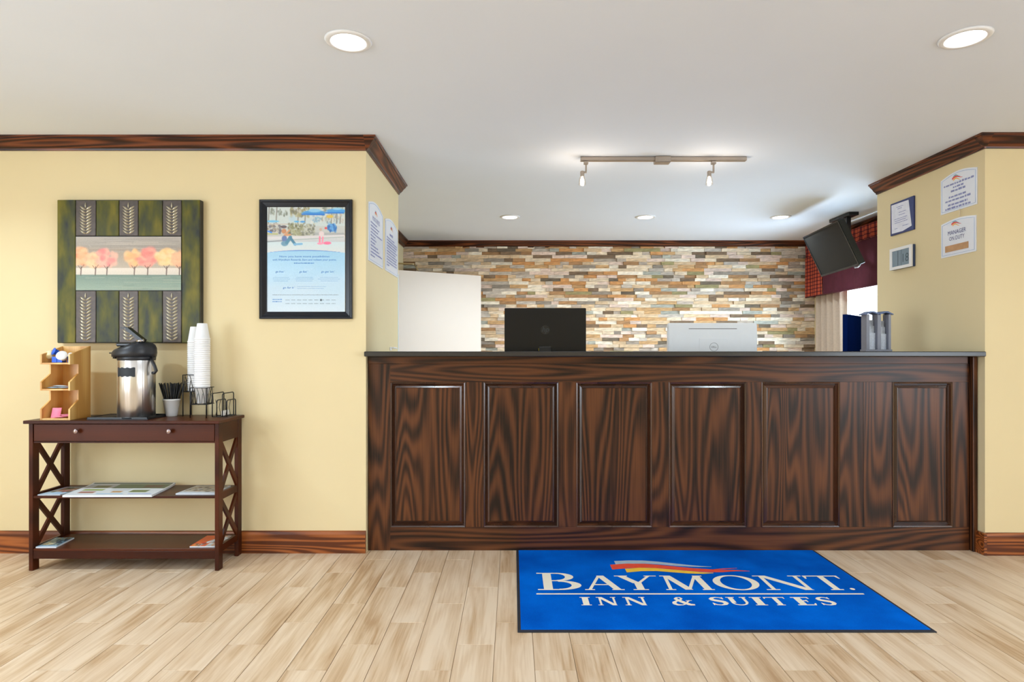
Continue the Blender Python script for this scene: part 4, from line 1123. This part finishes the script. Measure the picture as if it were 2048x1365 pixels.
rack = thing('cup_rack', (-1.78, 3.55, TZ), 'stepped black wire cup rack holding two stacks of foam cups', 'rack')
def wirebasket(cx, cy, r, zb, zt, legs):
    w_ = MB()
    sq = [(cx-r, cy-r), (cx+r, cy-r), (cx+r, cy+r), (cx-r, cy+r)]
    w_.tube([(x, y, zt) for x, y in sq], .0022, 6, True)
    obj('top_ring', w_, M_blackmetal, parent=rack)
    w_ = MB(); w_.tube([(x, y, zb) for x, y in sq], .0028, 6, True)
    w_.tube([(cx-r, cy, zb-.002), (cx+r, cy, zb-.002)], .002, 6); w_.tube([(cx, cy-r, zb-.002), (cx, cy+r, zb-.002)], .002, 6)
    obj('bottom_ring', w_, M_blackmetal, parent=rack)
    for i, (x, y) in enumerate(sq):
        if legs[i]: obj('leg', MB().tube([(x, y, TZ), (x, y, zt+.002)], .003, 8), M_blackmetal, parent=rack)
    for s_ in range(4):
        (xa, ya), (xb, yb_) = sq[s_], sq[(s_+1) % 4]
        for k in range(3):
            f0 = .18+.3*k; pts = []
            for j in range(7):
                u = j/6; f = f0+.16*math.sin(u*math.pi*.5)*1.2-.06
                pts.append((xa+(xb-xa)*f, ya+(yb_-ya)*f, zt+(zb-zt)*u))
            obj('leaf_wire', MB().tube(pts, .0016, 5), M_blackmetal, parent=rack)
            pts = [(xa+(xb-xa)*(f0-.06+.22*(1-u)**2*0+.14*u*u*0+.16*(.35+.65*0)+(-.14)*(u-.35)), ya+(yb_-ya)*(f0-.06+.16*.35-.14*(u-.35)), zt+(zb-zt)*(.35+.65*(u-.35)/.65)) for u in (.35, .55, .75, 1)]
            obj('leaf_wire', MB().tube(pts, .0014, 5), M_blackmetal, parent=rack)
wirebasket(C1[0], C1[1], .0445, zfb-.0035, .968, (1, 1, 0, 0))
wirebasket(C2[0]-.004, C2[1]+.003, .0450, zbb-.0035, 1.036, (1, 0, 1, 1))

# -------- low wire packet holder at the right end
ph = thing('packet_holder', (-1.635, 3.57, TZ), 'low black wire packet holder with rounded loops at the right end of the table', 'rack')
def loop(x, y0, y1, zt, r=.0030):
    rr = .014; pts = [(x, y0, TZ+.004)]
    for cy, a0 in ((y0+rr, 180), (y1-rr, 90)):
        for k in range(5):
            a = math.radians(a0-90*k/4); pts.append((x, cy+rr*math.cos(a), zt-rr+rr*math.sin(a)))
    pts.append((x, y1, TZ+.004))
    obj('loop', MB().tube(pts, r, 8), M_blackmetal, parent=ph)
for x, y0, y1, zt in ((-1.668, 3.495, 3.635, .936), (-1.612, 3.495, 3.635, .936), (-1.648, 3.505, 3.615, .898), (-1.592, 3.505, 3.615, .898)):
    loop(x, y0, y1, zt)
bw = MB()
for y in (3.505, 3.565, 3.615): bw.tube([(-1.674, y, TZ+.004), (-1.588, y, TZ+.004)], .0026, 6)
obj('base_wire', bw, M_blackmetal, parent=ph)
cwi = MB()
for x in (-1.668, -1.612):
    for s_ in (-1, 1): cwi.tube([(x, 3.565+s_*.030, TZ+.006), (x, 3.565+s_*.012, TZ+.05), (x, 3.565+s_*.030, TZ+.095)], .0016, 5)
obj('leaf_wire', cwi, M_blackmetal, parent=ph)
for k, x in enumerate((-1.632, -1.625)):
    obj('sweetener_packet', MB().box(x, x+.005, 3.525, 3.598, TZ+.0068, TZ+.034, .001), M_white, label=('white paper packet in the wire holder, the left one', 'white paper packet in the wire holder, the right one')[k], cat='packet', group='white packets in the wire holder')

# ================================================================== WALL ART
AD = LW-.045                       # front plane of the art
ax = lambda x: PX(x, AD)
az = lambda y: PZ(y, AD)
art = thing('wall_art', (ax(256), LW, az(686.6)), 'square olive and bronze wall art with a tree painting and leaf strips', 'wall art')
M_edge = plain('dark_art_edge', (38, 38, 36), .45, var=.2, scale=20)
box('backing_box', M_edge, ax(113.7), ax(399.6), AD+.006, LW-.001, az(686.6), az(399.5), .002, parent=art)
def olive():
    m, nt, b, N, L = new_mat('olive_patina')
    tc = N('ShaderNodeTexCoord'); mp = N('ShaderNodeMapping'); mp.inputs['Scale'].default_value = (14, 14, 5); L(tc.outputs['Object'], mp.inputs['Vector'])
    oi = N('ShaderNodeObjectInfo'); ad = N('ShaderNodeVectorMath'); ad.operation = 'ADD'; L(mp.outputs[0], ad.inputs[0])
    mu = N('ShaderNodeMath'); mu.operation = 'MULTIPLY'; mu.inputs[1].default_value = 20; L(oi.outputs['Random'], mu.inputs[0]); L(mu.outputs[0], ad.inputs[1])
    nz = N('ShaderNodeTexNoise'); nz.inputs['Scale'].default_value = 1.1; nz.inputs['Detail'].default_value = 3; L(ad.outputs[0], nz.inputs['Vector'])
    rp = N('ShaderNodeValToRGB'); e = rp.color_ramp.elements
    e[0].position = .30; e[0].color = lin(40, 46, 44); e[1].position = .72; e[1].color = lin(116, 106, 18); x = e.new(.5); x.color = lin(80, 80, 20)
    L(nz.outputs['Fac'], rp.inputs['Fac']); L(rp.outputs['Color'], b.inputs['Base Color']); setp(b, Roughness=.40, Specular_IOR_Level=.25)
    return m
M_olive = olive()
M_bronze = plain('bronze_strip', (78, 68, 62), .40, .3, var=.2, scale=40)
M_leaf = plain('pewter_leaf', (186, 178, 156), .30, .7, var=.2, scale=60)
def art_panel(name, x0, x1, y0, y1, mat, depth=.008):
    return box(name, mat, ax(x0)+.0015, ax(x1)-.0015, AD, AD+depth, az(y1)+.0015, az(y0)-.0015, .0025, parent=art)
art_panel('side_board', 113.7, 150.8, 399.5, 686.6, M_olive); art_panel('side_board', 362.8, 399.6, 399.5, 686.6, M_olive)
lf = None
for ya, yb_, rows in ((400.5, 472.5, 9), (581.5, 686.0, 13)):
    for x0, x1 in ((191.7, 237.6), (276.3, 324.7)):
        art_panel('olive_panel', x0, x1, ya, yb_, M_olive, .012)
    for x0, x1 in ((150.8, 191.7), (237.6, 276.3), (324.7, 362.8)):
        st = art_panel('leaf_strip', x0, x1, ya, yb_, M_bronze)
        cx = (ax(x0)+ax(x1))/2
        z_hi, z_lo = az(ya+14), az(yb_-4); step = (z_hi-z_lo)/rows
        obj('bud', MB().lathe([(.001, z_hi+.026), (.0035, z_hi+.018), (.005, z_hi+.008), (.003, z_hi-.002), (.001, z_hi-.004)], (cx, AD-.001, 0), 10, cap=False), M_leaf, parent=st)
        for r in range(rows):
            zc = z_hi-step*(r+.72)
            for s_ in (-1, 1):
                mb = MB(); n = 6; vs = []
                for i in range(n+1):
                    u = i/n; w = .0105*math.sin(math.pi*(u*.92+.06))**.8; px_ = cx+s_*(.001+.033*u); pz_ = zc-.002+.020*u**1.4
                    vs += [(px_, AD-.0002, pz_-w*.55), (px_, AD-.010*math.sin(math.pi*u*.9+.2), pz_+w*.15), (px_, AD-.0002, pz_+w*.8)]
                fs = []
                for i in range(n):
                    a = 3*i; fs += [(a, a+3, a+4, a+1), (a+1, a+4, a+5, a+2)] if s_ > 0 else [(a+1, a+4, a+3, a), (a+2, a+5, a+4, a+1)]
                obj('leaf', mb.add(vs, fs, True), M_leaf, parent=st)
random.seed(5)
p = Pic(380, 1250, 430, 872, 210, 107, (190, 182, 170))
p.vgrad(430, 520, (178, 170, 162), (160, 152, 142)); p.vgrad(520, 690, (164, 150, 136), (190, 176, 158)); p.vgrad(690, 745, (226, 214, 200), (214, 204, 190)); p.vgrad(745, 873, (120, 142, 130), (150, 166, 150))
for i in range(60): p.line(random.uniform(380, 1250), y := random.uniform(430, 560), random.uniform(380, 1250), y+random.uniform(-8, 8), random.uniform(3, 10), random.choice([(196, 186, 176), (150, 142, 136), (184, 172, 156)]), .35)
for i in range(50): p.line(x := random.uniform(380, 1250), y := random.uniform(755, 872), x+random.uniform(60, 220), y+random.uniform(-5, 5), random.uniform(3, 9), random.choice([(134, 158, 146), (158, 170, 150), (112, 134, 120), (170, 172, 156)]), .4)
trees = [(420, 600, 62, 95, [(246, 186, 140), (236, 152, 112), (250, 206, 158)]), (540, 622, 85, 72, [(250, 190, 150), (244, 164, 130), (252, 206, 160)]), (635, 605, 95, 86, [(248, 160, 148), (250, 186, 164), (236, 132, 130)]),
         (862, 605, 85, 72, [(252, 204, 150), (246, 184, 124), (240, 170, 130)]), (972, 600, 90, 88, [(244, 152, 140), (248, 180, 156), (226, 130, 122)]), (1128, 600, 95, 78, [(252, 206, 140), (246, 190, 128), (250, 216, 168)]), (1235, 610, 60, 70, [(244, 190, 150), (236, 170, 130)])]
for cx, cy, rx, ry, cols in trees:
    for i in range(70):
        a, r = random.uniform(0, 6.28), math.sqrt(random.random())
        p.ell(cx+rx*.85*r*math.cos(a), cy+ry*.8*r*math.sin(a), random.uniform(14, 34), random.uniform(12, 26), random.choice(cols), .8, .55)
for cx, *_ in trees:
    p.line(cx, 748, cx+4, 680, 8, (96, 74, 66)); p.line(cx+2, 700, cx-22, 668, 4, (110, 84, 74)); p.line(cx+3, 695, cx+26, 662, 4, (110, 84, 74))
p.line(380, 746, 1250, 748, 5, (110, 128, 116), .8)
box('painting_board', M_edge, ax(151.5), ax(362.2), AD+.001, AD+.008, az(580.8), az(473.2), parent=art)
obj('painting', p.sheet(lambda x, y: (ax(60+x/4.1375), AD, az(370+y/4.1375))), M_canvas, parent=art, tint=p.tint())

# ================================================================== FRAMED POSTER
FD = LW-.022
fx = lambda x: PX(x, FD)
fz = lambda y: PZ(y, FD)
fr = thing('framed_poster', (fx(611), LW, fz(638)), 'black framed blue hotel rewards poster with a poolside photo', 'poster')
x0, x1, z0, z1 = fx(518), fx(704), fz(638), fz(399)
def frame_part(mb, x0, x1, z0, z1, y, steps):
    loops = [[(x0+i, y+d_, z0+i), (x1-i, y+d_, z0+i), (x1-i, y+d_, z1-i), (x0+i, y+d_, z1-i)] for i, d_ in steps]
    vs = [q for l in loops for q in l]; fs = []
    for k in range(len(loops)-1):
        for j in range(4): fs.append((4*k+j, 4*k+(j+1) % 4, 4*k+4+(j+1) % 4, 4*k+4+j))
    mb.add(vs, fs)
fm = MB(); frame_part(fm, x0, x1, z0, z1, FD, [(0, .021), (0, .002), (.004, 0), (.012, .001), (.016, .005), (.038, .011), (.0415, .014), (.0415, .018)])
obj('frame', fm, plain('black_frame', (16, 19, 28), .28, var=.05, spec=.35), parent=fr)
PD = FD+.0155
gx = lambda x: PX(x, PD)
gz = lambda y: PZ(y, PD)
random.seed(9)
p = Pic(530, 690, 412, 626, 200, 268, (208, 224, 236))
# lower blue field
p.vgrad(498, 626, (150, 200, 230), (204, 220, 234))
for k in range(5): p.ell(random.uniform(545, 675), random.uniform(560, 600), 30, 12, (196, 216, 234), 1.0, .35)
# photo: pale sky, palms, parasols, shrubs, pool edge, deck
def C(x, y): return (520+x/11.378, 410+y/11.378)
ph_mask = p.Y < 506-.0011*(p.X-610)**2*-1*0
a0 = p.a.copy()
p.vgrad(412, 452, (206, 216, 214), (198, 210, 208)); p.vgrad(452, 473, (196, 200, 196), (190, 190, 184)); p.vgrad(473, 484, (206, 204, 204), (196, 200, 202)); p.vgrad(484, 510, (200, 218, 222), (214, 214, 212))
def L_(x0, y0, x1, y1, w, c, op=1): (a, b), (c2, d_) = C(x0, y0), C(x1, y1); p.line(a, b, c2, d_, w/11.378, c, op)
def E_(x, y, rx, ry, c, op=1, soft=.3): a, b = C(x, y); p.ell(a, b, rx/11.378, ry/11.378, c, soft, op)
def S_(x0, x1, y0, y1, cols, n, r0, r1, op=.8, asp=1): a, b = C(x0, y0); c2, d_ = C(x1, y1); p.speckle(a, c2, b, d_, cols, n, r0/11.378, r1/11.378, op, asp)
for x in (210, 385, 880, 1040, 1640, 1760, 1840): L_(x, 45, x-20, 420, 26, (124, 120, 112), .8)
for x, y in ((290, 150), (450, 160), (570, 190), (730, 90), (1480, 120), (1700, 120)): S_(x-40, x+40, y-50, y+60, [(120, 128, 116), (150, 156, 140), (96, 104, 94)], 12, 10, 26, .6, 1.6)
S_(700, 1120, 50, 260, [(150, 146, 104), (176, 168, 126), (110, 108, 84), (196, 196, 190)], 70, 10, 30, .7, 1.6)
S_(1400, 1900, 60, 400, [(180, 182, 172), (140, 146, 124), (216, 214, 206), (196, 176, 160), (120, 140, 150)], 110, 10, 28, .6, 1.6)
S_(1150, 1400, 250, 400, [(196, 206, 210), (150, 170, 190), (220, 220, 214), (110, 170, 200)], 40, 10, 30, .6)
E_(1230, 180, 270, 50, (60, 150, 220)); E_(1240, 130, 150, 40, (140, 200, 236)); L_(960, 212, 1460, 222, 34, (24, 118, 214)); E_(1740, 140, 230, 50, (70, 160, 228)); E_(1760, 90, 110, 24, (150, 206, 236)); L_(1500, 182, 1900, 182, 30, (20, 122, 220))
E_(290, 375, 150, 24, (110, 190, 232)); E_(830, 380, 60, 20, (80, 170, 226)); E_(970, 385, 60, 20, (60, 150, 220)); E_(740, 320, 80, 70, (176, 206, 222), .7, .8)
S_(150, 480, 440, 640, [(110, 108, 110), (196, 190, 176), (80, 76, 90), (220, 214, 204), (150, 140, 120)], 70, 12, 34, .7); L_(150, 445, 640, 440, 20, (196, 180, 164)); L_(180, 600, 260, 630, 30, (20, 130, 240)); L_(150, 660, 400, 664, 30, (176, 178, 110))
S_(640, 980, 430, 690, [(134, 136, 96), (170, 168, 128), (92, 92, 70), (150, 150, 116)], 130, 12, 30, .75); S_(960, 1240, 420, 690, [(160, 160, 132), (190, 190, 170), (110, 112, 96)], 100, 12, 28, .7)
E_(1640, 520, 110, 90, (46, 124, 196), 1, .15); S_(1540, 1740, 440, 600, [(100, 170, 224), (30, 96, 176)], 30, 12, 24, .6, 2); E_(1590, 265, 80, 36, (222, 190, 80)); E_(1500, 530, 30, 26, (214, 70, 70))
L_(1240, 660, 1900, 668, 60, (150, 152, 156), .5); L_(150, 760, 1900, 710, 60, (214, 210, 210)); L_(150, 840, 700, 800, 26, (120, 130, 136), .8); L_(700, 800, 1900, 730, 14, (120, 150, 140), .6)
# seated figure in jeans and a small figure in pink
E_(545, 600, 55, 55, (196, 132, 84)); E_(540, 500, 70, 34, (92, 80, 84)); L_(560, 690, 690, 680, 40, (212, 146, 96)); L_(590, 660, 670, 580, 34, (212, 146, 96)); E_(555, 770, 60, 70, (88, 112, 166)); E_(560, 880, 80, 60, (98, 146, 172)); L_(610, 860, 690, 740, 80, (70, 132, 160)); L_(690, 750, 800, 900, 60, (56, 120, 150)); L_(780, 900, 950, 890, 46, (120, 176, 214))
E_(1380, 560, 30, 34, (200, 170, 150)); E_(1400, 660, 60, 60, (226, 206, 206)); L_(1360, 730, 1360, 880, 36, (246, 120, 150)); L_(1430, 740, 1420, 880, 36, (246, 140, 164)); E_(1530, 870, 90, 34, (246, 110, 150)); E_(1370, 880, 70, 26, (246, 150, 176))
# blue field meets the photo along a shallow arc
arc_y = 501.2+((p.X-610)/75)**2*4.2
m = np.clip((p.Y-arc_y)/.8+.5, 0, 1)[..., None]
p.a = p.a*(1-m)+a0*m
p.mix(np.clip(1.2-np.abs(p.Y-arc_y)/(.9*np.clip(1.25-np.abs(p.X-610)/75, .25, 1)), 0, 1)*(np.abs(p.X-610) < 72), (52, 112, 206))
p.noise(2.0)
sheet = obj('poster_sheet', p.sheet(lambda x, y: (gx(x), PD, gz(y))), M_poster, parent=fr, tint=p.tint())
TP = PD-.0005
tf2 = lambda a, b: (gx(a), TP, gz(-b))
M_pblue, M_ppale, M_pgrey = plain('poster_blue_ink', (84, 140, 206), .5), plain('poster_pale_ink', (120, 164, 208), .5), plain('poster_grey_ink', (108, 122, 136), .5)
def pline(fill, mat, name='text_line'):
    mb = MB(); fill(mb); obj(name, mb, mat, parent=sheet)
pline(lambda m_: put_text(m_, 'Now you have more possibilities', tf2, 609, -515.0, 5.2, 100, bold=.012), M_pblue)
pline(lambda m_: put_text(m_, 'with Wyndham Rewards. Earn and redeem your points,', tf2, 609, -521.6, 5.2, 128, bold=.012), M_pblue)
pline(lambda m_: greek(m_, tf2, 588, 628, -527.6, 1.9, 3), M_pblue)
for s_, cx, y, w in (("go free", 559, 545.5, 16), ("go fast", 606, 545.5, 15), ("go get 'em", 655, 545.5, 25), ("go for it", 576.5, 577.5, 22)):
    def both(m_):
        put_text(m_, s_, tf2, cx, -y, 5.6, w, .2, .012); put_text(m_, 'TM', tf2, cx+w/2+1.8, -y+2.6, 1.6)
    pline(both, M_pblue)
for xa, xb, y, sd in ((546, 578, 555.5, 1), (546, 580, 559, 2), (547, 576, 562.8, 3), (592, 626, 555.5, 4), (591, 627, 559, 5), (592, 625, 562.8, 6), (640, 676, 555.5, 7), (636, 680, 559, 8), (641, 676, 562.8, 9), (594, 652, 574, 10), (594, 648, 577.8, 11)):
    pline(lambda m_: greek(m_, tf2, xa, xb, -y, .7, sd), M_ppale)
pline(lambda m_: greek(m_, tf2, 545, 677, -590.5, .8, 20), M_pgrey)
for y, q in ((601, 30), (608, 50)):
    def row_(m_):
        for k in range(9): greek(m_, tf2, 571+k*11.5, 579.5+k*11.5, -y, .9, q+k)
    pline(row_, M_pgrey)
pline(lambda m_: m_.box(gx(640), gx(644), TP, TP+.0001, gz(602.5), gz(598.5)), M_pgrey, 'small_mark')
pline(lambda m_: greek(m_, tf2, 545, 564, -600, 1.6, 70), M_pblue); pline(lambda m_: greek(m_, tf2, 545, 564, -604.5, 1.6, 71), M_pblue)

# ================================================================== SIGNS ON THE RETURNS
M_sign = plain('white_acrylic_sign', (232, 236, 244), .3, var=.01, coat=.2)
M_sborder = plain('pale_blue_line', (150, 180, 222), .4)
M_ink = plain('navy_ink', (62, 66, 128), .5)
M_inkpale = plain('pale_navy_ink', (140, 146, 190), .5)
M_sr, M_sy, M_sg = plain('sign_red', (228, 74, 60), .5), plain('sign_yellow', (242, 180, 60), .5), plain('sign_teal', (120, 176, 190), .5)
def sign(label, sidex, nx, ya, yb_, z0, z1, arch, name='sign'):
    """flat sign on a return wall; u runs 0..1 in reading direction from ya to yb_; arched top edge"""
    t = thing(name, (sidex, (ya+yb_)/2, z0), label, 'sign')
    w = abs(yb_-ya); h = z1-z0; sg = 1 if yb_ > ya else -1
    P = lambda a, b, o_=0.0: (sidex+nx*o_, ya+sg*a, z0+b)
    n = 14; top = lambda a: h-arch+arch*math.sin(math.pi*a/w)
    out = [(0, 0), (w, 0)]+[(w*(1-k/n), top(w*(1-k/n))) for k in range(n+1)]
    plate = obj('plate', MB().prism(out, lambda a, b, o_: P(a, b, o_), .0005, .005), M_sign, parent=t)
    e = .012
    pts = [P(e, e, .0054), P(w-e, e, .0054)]+[P(w-e-(w-2*e)*k/n, top(w-e-(w-2*e)*k/n)-e, .0054) for k in range(n+1)]
    obj('border_line', MB().tube(pts, .0012, 4, True), M_sborder, parent=plate)
    def flat(name, quads, mat, o_=.0058):
        mb = MB()
        for q in quads: mb.add([P(a, b, o_) for a, b in q], [tuple(range(len(q)))])
        obj(name, mb, mat, parent=plate)
    def rib(pts): n_ = len(pts); return [[(pts[i][0], pts[i][1]-pts[i][2]), (pts[i+1][0], pts[i+1][1]-pts[i+1][2]), (pts[i+1][0], pts[i+1][1]+pts[i+1][2]), (pts[i][0], pts[i][1]+pts[i][2])] for i in range(n_-1)]
    def swoosh(cx, cz, s_):
        base_ = lambda dz_, x0, x1, tk: [(cx+s_*(x0+(x1-x0)*k/6), cz+s_*(dz_+.10*math.sin(k/6*math.pi*1.5)), s_*tk*(1-k/6*.85)) for k in range(7)]
        flat('brush_stroke', rib(base_(.10, -.42, .30, .06)), M_sg); flat('brush_stroke', rib(base_(0, -.5, .5, .07)), M_sr, .0060); flat('brush_stroke', rib(base_(-.11, -.38, .3, .06)), M_sy, .0062)
    return t, plate, P, w, h, swoosh
def sign_text(plate, P, lines, mat=M_ink, name='lettering'):
    for ln in lines:
        mb = MB()
        if ln[0] == 't': put_text(mb, ln[1], lambda a, b: P(a, b, .0060), ln[2], ln[3], ln[4], ln[5])
        else: greek(mb, lambda a, b: P(a, b, .0060), ln[1], ln[2], ln[3], ln[4], ln[5])
        obj(name if ln[0] == 't' else 'text_line', mb, mat, parent=plate)
# left return: two tall notices
t, pl, P, w, h, sw = sign('white arched rules sign on the left return, the one nearer the lobby', LX, 1, 3.706, 4.115, 1.707, 2.086, .034)
sw(w*.5, h*.83, .075)
sign_text(pl, P, [('t', 'POOL RULES', w*.5, h*.68, .040, w*.5)], M_inkpale)
sign_text(pl, P, [('g', .05, x1_*w, h*(.62-.052*k), .0085, 100+k) for k, x1_ in enumerate((.55, .7, .62, .92, .45, .5, .42, .62, .7, .92, .4))], M_inkpale, 'fine_print')
t, pl, P, w, h, sw = sign('white arched notice sign on the left return, the one nearer the office', LX, 1, 4.190, 4.640, 1.711, 2.086, .034)
sw(w*.5, h*.83, .080)
sign_text(pl, P, [('g', .32*w, .6*w, h*.68, .018, 140)]+[('g', .05, x1_*w, h*(.61-.05*k), .009, 150+k) for k, x1_ in enumerate((.7, .92, .9, .85, .92, .8, .92, .86, .9, .9, .3))], M_inkpale, 'fine_print')
# right return: ownership notice and the manager sign hanging from it
t, pl, P, w, h, sw = sign('white arched ownership notice, uppermost on the right return', RX, -1, 3.987, 3.676, 2.031, 2.272, .026)
sw(w*.48, h*.83, .090)
sign_text(pl, P, [('g', .03, w*.95, h*.68, .012, 200), ('g', w*.36, w*.66, h*.59, .011, 201), ('g', w*.30, w*.70, h*.50, .012, 202), ('g', w*.24, w*.74, h*.36, .011, 203), ('g', w*.14, w*.84, h*.27, .012, 204), ('g', w*.22, w*.76, h*.16, .012, 205), ('g', w*.14, w*.84, h*.07, .012, 206)], M_inkpale, 'fine_print')
t, pl, P, w, h, sw = sign('white manager on duty sign hanging on a short chain', RX, -1, 3.984, 3.684, 1.757, 1.984, .016)
sw(w*.46, h*.86, .085)
sign_text(pl, P, [('t', 'MANAGER', w*.47, h*.585, .036, w*.52), ('t', 'ON DUTY', w*.47, h*.425, .036, w*.44)])
nm = MB(); nm.prism([(w*.14, h*.13), (w*.80, h*.13), (w*.80, h*.30), (w*.14, h*.30)], lambda a, b, o_: P(a, b, o_), .005, .0085)
obj('name_plate', nm, plain('tan_name_plate', (192, 148, 104), .5, var=.12, scale=25), parent=t)
ch = MB(); ych = 3.816
for k in range(5):
    z_ = 1.984+.008+k*.0095
    ch.tube([(RX-.006, ych+.0035*math.cos(a*math.pi/4), z_+.006*math.sin(a*math.pi/4)) for a in range(8)], .0011, 5, True)
obj('chain', ch, plain('pale_chain', (240, 226, 200), .3, .5), parent=t)

# framed certificate with a slipped sheet
t = thing('framed_certificate', (RX, 4.376, 1.99), 'navy framed certificate with a slipped white sheet on the right return', 'certificate')
ya, yb_, z0, z1 = 4.506, 4.246, 1.992, 2.2205
obj('frame', MB().box(RX-.013, RX-.0005, yb_, ya, z0, z1, .002), plain('navy_frame', (40, 52, 108), .35), parent=t)
CP = lambda u, v, o_=.0136: (RX-o_, ya+(yb_-ya)*u, z0+(z1-z0)*v)
obj('sheet', MB().add([CP(.07, .06), CP(.55, .05), CP(.93, .13), CP(.80, .93), CP(.05, .95)], [(0, 1, 2, 3, 4)]), plain('white_sheet', (226, 228, 240), .5), parent=t)
for k, (u0, u1, v) in enumerate(((.28, .58, .82), (.33, .53, .76), (.38, .70, .64), (.38, .66, .56), (.18, .74, .46), (.2, .7, .40), (.2, .76, .34), (.2, .34, .17), (.55, .8, .20))):
    cf = MB(); greek(cf, lambda a, b: CP(a, b, .0140), u0, u1, v, .022, 300+k); obj('text_line', cf, M_inkpale, parent=t)

# digital calendar clock
t = thing('wall_clock', (RX, 4.365, 1.744), 'white framed digital clock with grey screen under the certificate', 'clock')
ya, yb_, z0, z1 = 4.487, 4.243, 1.744, 1.8936
obj('case', MB().box(RX-.020, RX-.0005, yb_, ya, z0, z1, .003), plain('navy_case', (48, 66, 104), .4), parent=t)
KP = lambda u, v, o_=.0302: (RX-o_, ya+(yb_-ya)*u, z0+(z1-z0)*v)
bz = MB()
for q in ([(0, 0), (1, 0), (1, .13), (0, .13)], [(0, .87), (1, .87), (1, 1), (0, 1)], [(0, .13), (.11, .13), (.11, .87), (0, .87)], [(.90, .13), (1, .13), (1, .87), (.90, .87)]):
    bz.prism(q, lambda a, b, o_: KP(a, b, o_), .020, .0302)
obj('bezel', bz, M_white, parent=t)
scn = MB(); scn.prism([(.11, .13), (.90, .13), (.90, .87), (.11, .87)], lambda a, b, o_: KP(a, b, o_), .020, .026)
sc_ = obj('screen', scn, plain('grey_lcd', (126, 146, 160), .3, var=.03), parent=t)
ds = MB(); put_text(ds, '18', lambda a, b: KP(a, b, .0266), .70, .28, .55, .27)
ds.add([KP(.36, .16, .0266), KP(.39, .16, .0266), KP(.39, .84, .0266), KP(.36, .84, .0266)], [(0, 1, 2, 3)])
ds.add([KP(.52, .14, .0264), KP(.535, .14, .0264), KP(.535, .86, .0264), KP(.52, .86, .0264)], [(0, 1, 2, 3)])
obj('digits', ds, plain('lcd_ink', (62, 82, 92), .4), parent=sc_)
